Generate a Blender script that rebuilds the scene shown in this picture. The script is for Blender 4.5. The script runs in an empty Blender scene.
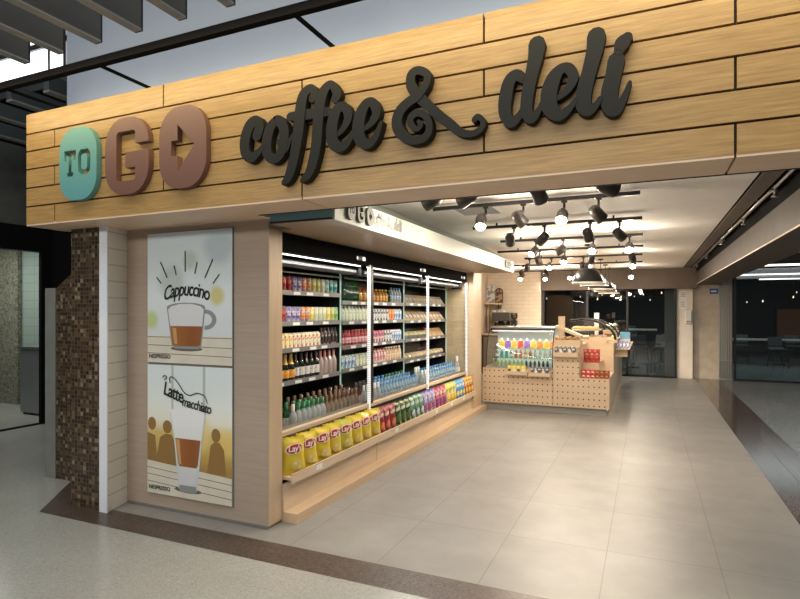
import bpy, bmesh, math, random
from mathutils import Vector, Matrix
random.seed(7)
sc = bpy.context.scene
COL = sc.collection
PI = math.pi
R = math.radians

# ------------------------------------------------------------------ materials
MATS = {}
def newmat(name):
    m = bpy.data.materials.new(name); m.use_nodes = True
    nt = m.node_tree; nt.nodes.clear()
    out = nt.nodes.new('ShaderNodeOutputMaterial')
    b = nt.nodes.new('ShaderNodeBsdfPrincipled')
    nt.links.new(b.outputs[0], out.inputs[0])
    return m, nt, b
def setb(b, col=None, rough=None, metal=None, spec=None):
    if col is not None: b.inputs['Base Color'].default_value = (*col, 1)
    if rough is not None: b.inputs['Roughness'].default_value = rough
    if metal is not None: b.inputs['Metallic'].default_value = metal
    if spec is not None: b.inputs['Specular IOR Level'].default_value = spec
def plain(name, col, rough=0.5, metal=0.0, emit=0.0, ecol=None, spec=0.5, var=0.0):
    if name in MATS: return MATS[name]
    m, nt, b = newmat(name); setb(b, col, rough, metal, spec)
    if emit:
        b.inputs['Emission Color'].default_value = (*(ecol or col), 1)
        b.inputs['Emission Strength'].default_value = emit
    if var:
        tc = nt.nodes.new('ShaderNodeTexCoord'); n = nt.nodes.new('ShaderNodeTexNoise')
        n.inputs['Scale'].default_value = 6; n.inputs['Detail'].default_value = 4
        r = nt.nodes.new('ShaderNodeValToRGB')
        r.color_ramp.elements[0].position = .3; r.color_ramp.elements[1].position = .7
        r.color_ramp.elements[0].color = (*[c*(1-var) for c in col], 1)
        r.color_ramp.elements[1].color = (*[min(1, c*(1+var)) for c in col], 1)
        nt.links.new(tc.outputs['Object'], n.inputs['Vector']); nt.links.new(n.outputs['Fac'], r.inputs[0])
        nt.links.new(r.outputs[0], b.inputs['Base Color'])
    MATS[name] = m; return m
def ramp(nt, stops, interp='LINEAR'):
    r = nt.nodes.new('ShaderNodeValToRGB'); cr = r.color_ramp; cr.interpolation = interp
    while len(cr.elements) < len(stops): cr.elements.new(0.5)
    for e, (p, c) in zip(cr.elements, stops): e.position = p; e.color = (*c, 1)
    return r
def mapping(nt, scale, src='Object', rot=(0,0,0)):
    tc = nt.nodes.new('ShaderNodeTexCoord'); mp = nt.nodes.new('ShaderNodeMapping')
    mp.inputs['Scale'].default_value = scale; mp.inputs['Rotation'].default_value = rot
    nt.links.new(tc.outputs[src], mp.inputs['Vector']); return mp
def wood(name, c1, c2, scale=(1.2, 14, 22), rough=.45):
    if name in MATS: return MATS[name]
    m, nt, b = newmat(name); setb(b, c1, rough)
    mp = mapping(nt, scale)
    n = nt.nodes.new('ShaderNodeTexNoise'); n.inputs['Scale'].default_value = 2.2; n.inputs['Detail'].default_value = 7; n.inputs['Roughness'].default_value = .62
    mid = tuple((x+y)/2 for x, y in zip(c1, c2))
    r = ramp(nt, [(.28, c2), (.5, mid), (.72, c1)])
    nt.links.new(mp.outputs[0], n.inputs['Vector']); nt.links.new(n.outputs['Fac'], r.inputs[0])
    nt.links.new(r.outputs[0], b.inputs['Base Color'])
    MATS[name] = m; return m
def speckle(name, base, dark, light, scale=60, rough=.2, amt=.25):
    m, nt, b = newmat(name); setb(b, base, rough)
    mp = mapping(nt, (1,1,1))
    v = nt.nodes.new('ShaderNodeTexVoronoi'); v.inputs['Scale'].default_value = scale
    r = ramp(nt, [(0, dark), (amt, base), (1-amt, base), (1, light)])
    sep = nt.nodes.new('ShaderNodeSeparateColor')
    n = nt.nodes.new('ShaderNodeTexNoise'); n.inputs['Scale'].default_value = 1.3; n.inputs['Detail'].default_value = 5
    mx = nt.nodes.new('ShaderNodeMix'); mx.data_type = 'RGBA'; mx.blend_type = 'MULTIPLY'; mx.inputs[0].default_value = .5
    r2 = ramp(nt, [(.3, (.72,.72,.72)), (.7, (1,1,1))])
    nt.links.new(mp.outputs[0], v.inputs['Vector']); nt.links.new(mp.outputs[0], n.inputs['Vector'])
    nt.links.new(v.outputs['Color'], sep.inputs[0]); nt.links.new(sep.outputs[0], r.inputs[0])
    nt.links.new(n.outputs['Fac'], r2.inputs[0])
    nt.links.new(r.outputs[0], mx.inputs[6]); nt.links.new(r2.outputs[0], mx.inputs[7])
    nt.links.new(mx.outputs[2], b.inputs['Base Color'])
    MATS[name] = m; return m
def tilegrid(name, c1, c2, mortar, w, h, off=(0,0), axes='XY', msize=.006, rough=.3, offset=0.0, noise=.12):
    """brick texture in metres on the two named axes"""
    m, nt, b = newmat(name); setb(b, c1, rough)
    tc = nt.nodes.new('ShaderNodeTexCoord'); sp = nt.nodes.new('ShaderNodeSeparateXYZ'); cb = nt.nodes.new('ShaderNodeCombineXYZ')
    nt.links.new(tc.outputs['Object'], sp.inputs[0])
    ix = {'X':0,'Y':1,'Z':2}
    for k in range(2):
        ad = nt.nodes.new('ShaderNodeMath'); ad.operation = 'ADD'; ad.inputs[1].default_value = -off[k] + 100*(w if k == 0 else h)
        nt.links.new(sp.outputs[ix[axes[k]]], ad.inputs[0]); nt.links.new(ad.outputs[0], cb.inputs[k])
    br = nt.nodes.new('ShaderNodeTexBrick')
    br.offset = offset; br.squash = 1
    br.inputs['Scale'].default_value = 1; br.inputs['Brick Width'].default_value = w; br.inputs['Row Height'].default_value = h
    br.inputs['Mortar Size'].default_value = msize; br.inputs['Mortar Smooth'].default_value = .1
    br.inputs['Color1'].default_value = (*c1,1); br.inputs['Color2'].default_value = (*c2,1); br.inputs['Mortar'].default_value = (*mortar,1)
    nt.links.new(cb.outputs[0], br.inputs['Vector'])
    n = nt.nodes.new('ShaderNodeTexNoise'); n.inputs['Scale'].default_value = 2.4; n.inputs['Detail'].default_value = 6; n.inputs['Roughness'].default_value = .6
    nt.links.new(tc.outputs['Object'], n.inputs['Vector'])
    r2 = ramp(nt, [(.3, (1-noise*2,)*3), (.7, (1,1,1))])
    nt.links.new(n.outputs['Fac'], r2.inputs[0])
    mx = nt.nodes.new('ShaderNodeMix'); mx.data_type = 'RGBA'; mx.blend_type = 'MULTIPLY'; mx.inputs[0].default_value = 1
    nt.links.new(br.outputs['Color'], mx.inputs[6]); nt.links.new(r2.outputs[0], mx.inputs[7])
    nt.links.new(mx.outputs[2], b.inputs['Base Color'])
    MATS[name] = m; return m
def mosaic(name, cell, stops, grout):
    m, nt, b = newmat(name); setb(b, grout, .25)
    tc = nt.nodes.new('ShaderNodeTexCoord'); sp = nt.nodes.new('ShaderNodeSeparateXYZ'); cb = nt.nodes.new('ShaderNodeCombineXYZ')
    nt.links.new(tc.outputs['Object'], sp.inputs[0])
    fr = []
    for k, ax in enumerate((0, 2)):
        d = nt.nodes.new('ShaderNodeMath'); d.operation = 'DIVIDE'; d.inputs[1].default_value = cell
        f = nt.nodes.new('ShaderNodeMath'); f.operation = 'FLOOR'; g = nt.nodes.new('ShaderNodeMath'); g.operation = 'FRACT'
        nt.links.new(sp.outputs[ax], d.inputs[0]); nt.links.new(d.outputs[0], f.inputs[0]); nt.links.new(d.outputs[0], g.inputs[0])
        nt.links.new(f.outputs[0], cb.inputs[k]); 
        gt = nt.nodes.new('ShaderNodeMath'); gt.operation = 'GREATER_THAN'; gt.inputs[1].default_value = .12
        nt.links.new(g.outputs[0], gt.inputs[0]); fr.append(gt)
    wn = nt.nodes.new('ShaderNodeTexWhiteNoise'); wn.noise_dimensions = '2D'
    nt.links.new(cb.outputs[0], wn.inputs['Vector'])
    r = ramp(nt, stops, 'CONSTANT'); nt.links.new(wn.outputs['Value'], r.inputs[0])
    mu = nt.nodes.new('ShaderNodeMath'); mu.operation = 'MULTIPLY'
    nt.links.new(fr[0].outputs[0], mu.inputs[0]); nt.links.new(fr[1].outputs[0], mu.inputs[1])
    mx = nt.nodes.new('ShaderNodeMix'); mx.data_type = 'RGBA'; mx.inputs[6].default_value = (*grout,1)
    nt.links.new(mu.outputs[0], mx.inputs[0]); nt.links.new(r.outputs[0], mx.inputs[7])
    nt.links.new(mx.outputs[2], b.inputs['Base Color']); MATS[name] = m; return m
def printed(name, c1, c2, scale=30, rough=.35, thr=.52, stretch=(1,1,1), c3=None):
    if name in MATS: return MATS[name]
    m, nt, b = newmat(name); setb(b, c1, rough)
    mp = mapping(nt, stretch)
    n = nt.nodes.new('ShaderNodeTexNoise'); n.inputs['Scale'].default_value = scale; n.inputs['Detail'].default_value = 1.5
    st = [(0, c1), (thr, c2)] if c3 is None else [(0, c1), (thr-.05, c2), (thr+.07, c3)]
    r = ramp(nt, st, 'CONSTANT')
    nt.links.new(mp.outputs[0], n.inputs['Vector']); nt.links.new(n.outputs['Fac'], r.inputs[0])
    nt.links.new(r.outputs[0], b.inputs['Base Color']); MATS[name] = m; return m
def thinglass(name, tint=(1,1,1), refl=.08, rough=.02):
    m = bpy.data.materials.new(name); m.use_nodes = True; nt = m.node_tree; nt.nodes.clear()
    out = nt.nodes.new('ShaderNodeOutputMaterial'); t = nt.nodes.new('ShaderNodeBsdfTransparent'); g = nt.nodes.new('ShaderNodeBsdfGlossy')
    t.inputs[0].default_value = (*tint,1); g.inputs['Roughness'].default_value = rough
    mx = nt.nodes.new('ShaderNodeMixShader'); mx.inputs[0].default_value = refl
    nt.links.new(t.outputs[0], mx.inputs[1]); nt.links.new(g.outputs[0], mx.inputs[2]); nt.links.new(mx.outputs[0], out.inputs[0])
    MATS[name] = m; return m
def liquid(name, col, rough=.08):   # coloured bottle: half see-through principled
    if name in MATS: return MATS[name]
    m, nt, b = newmat(name); setb(b, col, rough)
    b.inputs['Transmission Weight'].default_value = .35; b.inputs['Coat Weight'].default_value = .5
    MATS[name] = m; return m
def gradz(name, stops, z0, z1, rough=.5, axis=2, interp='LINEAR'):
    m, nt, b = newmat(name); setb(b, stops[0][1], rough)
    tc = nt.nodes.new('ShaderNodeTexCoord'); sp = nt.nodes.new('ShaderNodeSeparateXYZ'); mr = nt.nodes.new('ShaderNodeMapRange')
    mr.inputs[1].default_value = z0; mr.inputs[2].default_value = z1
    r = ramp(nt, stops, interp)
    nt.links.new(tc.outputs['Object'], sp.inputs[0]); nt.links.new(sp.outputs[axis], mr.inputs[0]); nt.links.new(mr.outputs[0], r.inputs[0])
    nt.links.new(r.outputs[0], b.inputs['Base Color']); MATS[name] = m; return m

BAMBOO = wood('bamboo', (.50,.315,.115), (.295,.165,.055), (2.2, 60, 44), .4)
SOFFIT = wood('soffit_wood', (.84,.62,.44), (.72,.51,.35), (1.0, 30, 26), .45)
GREYOAK = wood('grey_oak', (.47,.375,.295), (.40,.31,.24), (1.1, 10, 26), .5)
PLY = wood('pale_ply', (.73,.575,.415), (.64,.485,.335), (6, 1.1, 20), .42)
PLYX = wood('pale_ply_x', (.70,.535,.365), (.62,.455,.295), (1.1, 8, 20), .42)
PLYV = wood('pale_ply_v', (.64,.48,.33), (.56,.41,.27), (16, 16, 1.0), .42)
BLACK = plain('black_paint', (.012,.012,.013), .45)
BLACKM = plain('black_metal', (.02,.02,.022), .35, .4)
MATTE = plain('matte_black', (.007,.007,.007), .9, spec=.08)
LETTER = plain('letter_black', (.016,.016,.0135), .65, spec=.25)
WHITE = plain('white_paint', (.75,.75,.73), .4)
CEILW = plain('ceiling_white', (.78,.745,.70), .7, var=.03)
STEEL = plain('steel', (.55,.55,.54), .3, 1)
DSTEEL = plain('dull_steel', (.36,.37,.37), .4, .8)
GREYP = plain('grey_plastic', (.30,.30,.30), .4)
BROWNB = plain('brown_beam', (.115,.088,.068), .55, var=.08)
CONC = plain('concrete', (.50,.43,.34), .7, var=.12)
GLASS = thinglass('clear_glass', (.97,.99,.98), .06)
GLASSD = thinglass('dark_window_glass', (.80,.82,.83), .06, .01)
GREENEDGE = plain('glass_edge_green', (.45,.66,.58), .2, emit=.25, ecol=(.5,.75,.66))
LED = plain('led_white', (1,1,1), .4, emit=2.4, ecol=(1,.97,.92))
LEDSOFT = plain('led_soft', (1,1,1), .4, emit=.8, ecol=(1,.96,.9))
LENS = plain('lamp_lens', (1,1,1), .4, emit=28, ecol=(1,.84,.60))
LENSOFF = plain('lamp_lens_dim', (1,.95,.85), .4, emit=1.0, ecol=(1,.85,.65))
TEAL = plain('teal_paint', (.13,.36,.33), .5)
TERRA = plain('terracotta_paint', (.27,.135,.10), .5)

# ------------------------------------------------------------------ mesh helpers
def box(bm, x0, x1, y0, y1, z0, z1, mi=0):
    vs = [bm.verts.new((x, y, z)) for x in (x0, x1) for y in (y0, y1) for z in (z0, z1)]
    for q in ((0,1,3,2),(4,6,7,5),(0,4,5,1),(2,3,7,6),(0,2,6,4),(1,5,7,3)):
        f = bm.faces.new([vs[i] for i in q]); f.material_index = mi
    return vs
def B(*a):
    bm = bmesh.new()
    if len(a) and isinstance(a[0], (tuple, list)):
        for q in a: box(bm, *q)
    else: box(bm, *a)
    return bm
def prism(bm, poly, d0, d1, axis='Y', mi=0):
    """polygon in the two other axes, extruded along axis"""
    def P(a, b, d): return {'Y': (a, d, b), 'X': (d, a, b), 'Z': (a, b, d)}[axis]
    v0 = [bm.verts.new(P(a, b, d0)) for a, b in poly]; v1 = [bm.verts.new(P(a, b, d1)) for a, b in poly]
    n = len(poly)
    fs = [bm.faces.new(v0), bm.faces.new(list(reversed(v1)))]
    for i in range(n): fs.append(bm.faces.new([v0[i], v0[(i+1)%n], v1[(i+1)%n], v1[i]]))
    for f in fs: f.material_index = mi
    return fs
def frame_of(d):
    d = d.normalized(); up = Vector((0,0,1)) if abs(d.z) < .95 else Vector((1,0,0))
    a = d.cross(up).normalized(); return a, a.cross(d).normalized()
def tube(bm, pts, r, seg=10, cap=True, mi=0):
    pts = [Vector(p) for p in pts]; rings = []
    rr = r if isinstance(r, (list, tuple)) else [r]*len(pts)
    for i, p in enumerate(pts):
        d = (pts[min(i+1, len(pts)-1)] - pts[max(i-1, 0)])
        a, b = frame_of(d)
        rings.append([bm.verts.new(p + (a*math.cos(t) + b*math.sin(t))*rr[i]) for t in [2*PI*k/seg for k in range(seg)]])
    for i in range(len(rings)-1):
        for k in range(seg):
            f = bm.faces.new([rings[i][k], rings[i][(k+1)%seg], rings[i+1][(k+1)%seg], rings[i+1][k]]); f.smooth = True; f.material_index = mi
    if cap:
        for rg in (rings[0], rings[-1]):
            f = bm.faces.new(rg); f.material_index = mi
def lathe(bm, prof, seg=16, c=(0,0,0), mi=0, smooth=True):
    rings = []
    for r, z in prof:
        if r < 1e-5: rings.append([bm.verts.new((c[0], c[1], c[2]+z))])
        else: rings.append([bm.verts.new((c[0]+r*math.cos(2*PI*k/seg), c[1]+r*math.sin(2*PI*k/seg), c[2]+z)) for k in range(seg)])
    for a, b in zip(rings, rings[1:]):
        for k in range(seg):
            j = (k+1) % seg
            if len(a) == 1 and len(b) == 1: continue
            if len(a) == 1: q = [a[0], b[k], b[j]]
            elif len(b) == 1: q = [a[k], a[j], b[0]]
            else: q = [a[k], a[j], b[j], b[k]]
            f = bm.faces.new(q); f.smooth = smooth; f.material_index = mi
def quadgrid(bm, fn, nu, nv, mi=0, smooth=True):
    g = [[bm.verts.new(fn(i/nu, j/nv)) for j in range(nv+1)] for i in range(nu+1)]
    for i in range(nu):
        for j in range(nv):
            f = bm.faces.new([g[i][j], g[i+1][j], g[i+1][j+1], g[i][j+1]]); f.smooth = smooth; f.material_index = mi
    return g
def bevelled(bm, w=.004, seg=1):
    bmesh.ops.bevel(bm, geom=list(bm.edges), offset=w, segments=seg, affect='EDGES', clamp_overlap=True); return bm
def finish(bm, name, mats):
    bmesh.ops.remove_doubles(bm, verts=bm.verts, dist=1e-6)
    bmesh.ops.recalc_face_normals(bm, faces=bm.faces)
    me = bpy.data.meshes.new(name); bm.to_mesh(me); bm.free()
    for m in (mats if isinstance(mats, (list, tuple)) else [mats]): me.materials.append(m)
    return me
def obj(name, bm, mats, parent=None, loc=(0,0,0), rot=(0,0,0), label=None):
    me = bm if isinstance(bm, bpy.types.Mesh) else finish(bm, name, mats)
    o = bpy.data.objects.new(name, me); COL.objects.link(o)
    o.location = loc; o.rotation_euler = rot
    if parent is not None: o.parent = parent
    if label: o['label'] = label
    return o
def tag(o, label, cat, group=None, kind=None):
    o['label'] = label; o['category'] = cat
    if group: o['group'] = group
    if kind: o['kind'] = kind
    return o
def thing(name, label, cat, loc=(0,0,0), rot=(0,0,0), group=None):
    o = bpy.data.objects.new(name, None); COL.objects.link(o); o.location = loc; o.rotation_euler = rot
    o.empty_display_size = .1
    return tag(o, label, cat, group)
def struct(name, bm, mats, label=None, cat=None, parent=None):
    o = obj(name, bm, mats, parent)
    if parent is None:
        o['kind'] = 'structure'
        if label: o['label'] = label
        if cat: o['category'] = cat
    return o
def copy_tree(o, parent=None):
    c = o.copy(); COL.objects.link(c)
    if parent is not None: c.parent = parent
    for ch in list(o.children): copy_tree(ch, c)
    return c
def relabel(o, label, group=None):
    o['label'] = label
    if group: o['group'] = group
    return o
def textmesh(s, size=1.0, ext=0.0, shear=0.0, bold=0.0, align='CENTER', space=1.0):
    cu = bpy.data.curves.new('txt', 'FONT'); cu.body = s; cu.size = size; cu.extrude = ext; cu.shear = shear; cu.offset = bold
    cu.align_x = align; cu.align_y = 'CENTER'; cu.space_character = space; cu.resolution_u = 4
    t = bpy.data.objects.new('txt', cu); COL.objects.link(t)
    dg = bpy.context.evaluated_depsgraph_get(); me = bpy.data.meshes.new_from_object(t.evaluated_get(dg), depsgraph=dg)
    bpy.data.objects.remove(t); bpy.data.curves.remove(cu)
    return me
def curve_plate(splines, ext):
    """filled 2-D outlines with holes, extruded; local XY plane"""
    cu = bpy.data.curves.new('pl', 'CURVE'); cu.dimensions = '2D'; cu.fill_mode = 'BOTH'; cu.extrude = ext
    for pts in splines:
        sp = cu.splines.new('POLY'); sp.points.add(len(pts)-1); sp.use_cyclic_u = True
        for p, q in zip(sp.points, pts): p.co = (q[0], q[1], 0, 1)
    t = bpy.data.objects.new('pl', cu); COL.objects.link(t)
    dg = bpy.context.evaluated_depsgraph_get(); me = bpy.data.meshes.new_from_object(t.evaluated_get(dg), depsgraph=dg)
    bpy.data.objects.remove(t); bpy.data.curves.remove(cu)
    return me
def upright(me, y=0.0, dx=0, dz=0):
    """stand a mesh drawn in XY up in XZ facing -Y"""
    for v in me.vertices: v.co = Vector((v.co.x+dx, y - v.co.z, v.co.y+dz))
    return me
def facing_x(me, x=0.0, dy=0, dz=0):
    """XY drawing -> plane facing +X (read from +X side: local x runs along +Y)"""
    for v in me.vertices: v.co = Vector((x + v.co.z, v.co.x+dy, v.co.y+dz))
    return me
def setmat(me, mats):
    me.materials.clear()
    for m in (mats if isinstance(mats, (list, tuple)) else [mats]): me.materials.append(m)
    return me
def rrect(w, h, r, seg=8, cx=0, cy=0):
    out = []
    for sx, sy, a0 in ((1,1,0),(-1,1,90),(-1,-1,180),(1,-1,270)):
        for k in range(seg+1):
            a = R(a0 + 90*k/seg); out.append((cx + sx*(w/2-r) + r*math.cos(a), cy + sy*(h/2-r) + r*math.sin(a)))
    return out
def catmull(pts, n=6):
    out = []
    for i in range(len(pts)-1):
        p0 = pts[max(i-1,0)]; p1 = pts[i]; p2 = pts[i+1]; p3 = pts[min(i+2, len(pts)-1)]
        for k in range(n):
            t = k/n
            out.append(tuple(.5*((2*b)+(-a+c)*t+(2*a-5*b+4*c-d)*t*t+(-a+3*b-3*c+d)*t**3) for a,b,c,d in zip(p0,p1,p2,p3)))
    out.append(pts[-1]); return out
def stroke_mesh(bm, pts, y0, y1, s=1.0, o=(0,0), n=6, mi=0):
    """brush stroke with variable half width in the XZ plane, extruded y0..y1"""
    P = catmull(pts, n); L, Rr = [], []
    for i, (x, z, w) in enumerate(P):
        a = P[max(i-1,0)]; b = P[min(i+1,len(P)-1)]
        dx, dz = b[0]-a[0], b[1]-a[1]; l = math.hypot(dx, dz) or 1; nx, nz = -dz/l, dx/l
        w = max(w*1.14, .002)
        L.append((x+nx*w, z+nz*w)); Rr.append((x-nx*w, z-nz*w))
    T = lambda p: ((p[0]-o[0])*s, (p[1]-o[1])*s)
    m = len(P)
    f0 = [[bm.verts.new((T(q)[0], y0-i*(9e-5 if s == 1.0 else 0), T(q)[1])) for i, q in enumerate(side)] for side in (L, Rr)]
    f1 = [[bm.verts.new((T(q)[0], y1, T(q)[1])) for q in side] for side in (L, Rr)]
    for i in range(m-1):
        for q in ([f0[0][i],f0[0][i+1],f0[1][i+1],f0[1][i]], [f1[0][i],f1[1][i],f1[1][i+1],f1[0][i+1]],
                  [f0[0][i],f1[0][i],f1[0][i+1],f0[0][i+1]], [f0[1][i],f0[1][i+1],f1[1][i+1],f1[1][i]]):
            bm.faces.new(q).material_index = mi
    for i in (0, m-1):
        bm.faces.new([f0[0][i],f0[1][i],f1[1][i],f1[0][i]]).material_index = mi
    for i in (0, m-1):   # round ends
        x, z, w = P[i]; w = max(w*1.14, .002); k = 10
        v0 = [bm.verts.new((T((x+w*math.cos(2*PI*j/k), z+w*math.sin(2*PI*j/k)))[0], y0+.0012, T((x, z+w*math.sin(2*PI*j/k)))[1])) for j in range(k)]
        v1 = [bm.verts.new((v.co.x, y1, v.co.z)) for v in v0]
        bm.faces.new(v0).material_index = mi; bm.faces.new(v1[::-1]).material_index = mi
        for j in range(k): bm.faces.new([v0[j], v0[(j+1)%k], v1[(j+1)%k], v1[j]]).material_index = mi
ORD = ['first','second','third','fourth','fifth','sixth','seventh','eighth','ninth','tenth','eleventh','twelfth','thirteenth','fourteenth','fifteenth','sixteenth','seventeenth','eighteenth','nineteenth','twentieth']

# ------------------------------------------------------------------ camera
cam = bpy.data.cameras.new('camera'); co = bpy.data.objects.new('camera', cam); COL.objects.link(co)
co.location = (0, 0, 1.6); co.rotation_euler = (R(90), 0, R(23.9))
cam.sensor_width = 36; cam.lens = 557.4*36/800; cam.shift_y = 12.5/800; cam.clip_end = 200
sc.camera = co

# ------------------------------------------------------------------ floors
TILEF = tilegrid('store_tiles', (.285,.272,.25), (.305,.29,.268), (.19,.18,.165), .665, .80, off=(-.245,3.976), msize=.003, rough=.43, noise=.11)
TERRAZ = speckle('terrazzo', (.42,.41,.37), (.33,.32,.28), (.49,.48,.44), 130, .2, .22)
STRIPB = speckle('brown_granite', (.085,.058,.045), (.03,.02,.016), (.16,.11,.085), 110, .12, .3)
DGRAN = speckle('grey_granite', (.17,.168,.155), (.10,.10,.092), (.27,.265,.25), 100, .2, .3)
bm = bmesh.new(); prism(bm, [(-4.0,3.18),(1.05,3.18),(1.05,15.0),(-4.0,15.0)], -.08, 0, 'Z')
struct('floor', bm, TILEF, 'large beige grey stone tiles of the shop floor', 'floor')
struct('floor_corridor', B(-16, 6, -3, 2.91, -.08, 0), TERRAZ, 'pale speckled terrazzo of the passage in front of the shop', 'floor')
bm = bmesh.new(); prism(bm, [(-16,2.91),(-4.45,2.91),(-5.0,3.58),(-5.0,9),(-16,9)], -.08, 0, 'Z')
struct('floor_left', bm, TERRAZ, 'pale terrazzo running past the mosaic column', 'floor')
bm = bmesh.new(); prism(bm, [(-4.45,2.91),(1.55,2.91),(1.55,3.18),(-4.0,3.18),(-4.0,3.58),(-5.0,3.58)], -.08, 0, 'Z')
STRIPC = speckle('brown_granite_honed', (.085,.058,.045), (.03,.02,.016), (.16,.11,.085), 110, .34, .3)
struct('trim_1', bm, STRIPC, 'dark brown granite band across the shop entrance', 'floor band')
struct('trim_2', B(1.05, 1.305, 3.18, 15.0, -.08, 0), STRIPB, 'dark brown polished granite band along the shop tiles', 'floor band')
struct('trim_3', B(1.309, 1.56, 3.18, 15.0, -.08, 0), STRIPB, 'dark brown polished granite band along the grey granite', 'floor band')
struct('floor_right', B(1.56, 9, 2.91, 15.0, -.08, 0), DGRAN, 'dark grey granite floor right of the brown band', 'floor')
struct('floor_back', B(-5, 16, 15.0, 28, -.08, 0), plain('teal_floor', (.13,.16,.155), .18, var=.1), 'dull teal floor beyond the glass wall', 'floor')

# ------------------------------------------------------------------ fascia
f = thing('sign_fascia', 'long golden wood plank fascia carrying the shop sign', 'fascia', (0, 3.0, 2.295))
f['kind'] = 'thing'
X0, X1 = -4.513, 3.2
zs = [2.295, 2.435, 2.582, 2.73, 2.873, 3.01, 3.167]
obj('core', B(X0+.005, X1, -.125, .18, .006, .865), plain('fascia_core', (.03,.02,.012), .7), f)
bm = bmesh.new()
for i in range(6):
    row = 5-i
    seams = [-4.175, -1.913, .357, 2.62] if row % 2 == 1 else [-3.045, -.782, 1.49]
    xs = [X0] + seams + [X1]
    for a, b in zip(xs, xs[1:]):
        box(bm, a+(.006 if a != X0 else 0), b-(.006 if b != X1 else 0), -.15, -.12, zs[i]-2.295+(.006 if i else 0), zs[i+1]-2.295-(.006 if i < 5 else 0))
obj('front_planks', bm, BAMBOO, f)
bm = bmesh.new()
xs = [X0, -1.913, .357, 2.62, X1]
for a, b in zip(xs, xs[1:]): box(bm, a+(.005 if a != X0 else 0), b-(.005 if b != X1 else 0), -.148, .18, -.012, .008)
obj('soffit_panel', bm, SOFFIT, f)
obj('soffit_return', B(X0+.02, -2.5, .18, .36, -.012, .002), SOFFIT, f)
obj('rear_edge_strip', B(-2.5, X1, .18, .19, -.016, .03), BLACK, f)

# sign pieces on the fascia
YS = 2.79
def plate(name, label, cat, splines, mats, cx, cz, ext=.021):
    me = upright(curve_plate(splines, ext)); setmat(me, mats)
    o = obj(name, me, mats, None, (cx, 2.848-ext, cz)); return tag(o, label, cat, 'sign pieces on the wood fascia')
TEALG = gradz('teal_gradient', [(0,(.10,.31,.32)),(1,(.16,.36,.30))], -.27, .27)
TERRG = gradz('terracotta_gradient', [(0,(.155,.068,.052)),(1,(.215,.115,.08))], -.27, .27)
T = [(-.155,.105),(-.02,.105),(-.02,.03),(-.05,.03),(-.05,.065),(-.07,.065),(-.07,-.06),(-.05,-.06),(-.05,-.09),(-.125,-.09),(-.125,-.06),(-.105,-.06),(-.105,.065),(-.13,.065),(-.13,.03),(-.155,.03)]
O = [(.005,-.055),(.035,-.085),(.115,-.085),(.145,-.055),(.145,.07),(.115,.1),(.035,.1),(.005,.07)]
Oi = [(.042,-.035),(.055,-.05),(.095,-.05),(.108,-.035),(.108,.05),(.095,.065),(.055,.065),(.042,.05)]
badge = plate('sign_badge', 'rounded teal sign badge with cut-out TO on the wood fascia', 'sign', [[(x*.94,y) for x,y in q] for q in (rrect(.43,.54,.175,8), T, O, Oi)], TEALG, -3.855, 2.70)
tm = upright(curve_plate([Oi], .02)); setmat(tm, TEALG)
G = []
W2,H2,r = .225,.272,.19
G += [(W2-r+r*math.cos(R(a)), H2-r+r*math.sin(R(a))) for a in range(0, 91, 15)]
G += [(-W2+r+r*math.cos(R(a)), H2-r+r*math.sin(R(a))) for a in range(90, 181, 15)]
G += [(-W2+r+r*math.cos(R(a)), -H2+r+r*math.sin(R(a))) for a in range(180, 271, 15)]
G += [(W2-r+r*math.cos(R(a)), -H2+r+r*math.sin(R(a))) for a in range(270, 361, 15)]
G += [(W2,.025),(-.01,.025),(-.01,-.085),(.09,-.085),(.09,-.165),(.07,-.175),(-.085,-.175),(-.105,-.155),(-.105,.155),(-.085,.175),(.075,.175),(.09,.16),(.09,.08),(W2,.08)]
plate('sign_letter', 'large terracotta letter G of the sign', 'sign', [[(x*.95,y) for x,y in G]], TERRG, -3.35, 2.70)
ARW = [(-.045,.155),(.115,.005),(-.045,-.155),(-.045,-.055),(-.105,-.055),(-.105,.05),(-.045,.05)]
plate('sign_letter', 'terracotta letter O of the sign with a cut-out arrow', 'sign', [[(x*.93,y) for x,y in q] for q in (rrect(.445,.55,.19,8), ARW)], TERRG, -2.83, 2.70)
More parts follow.
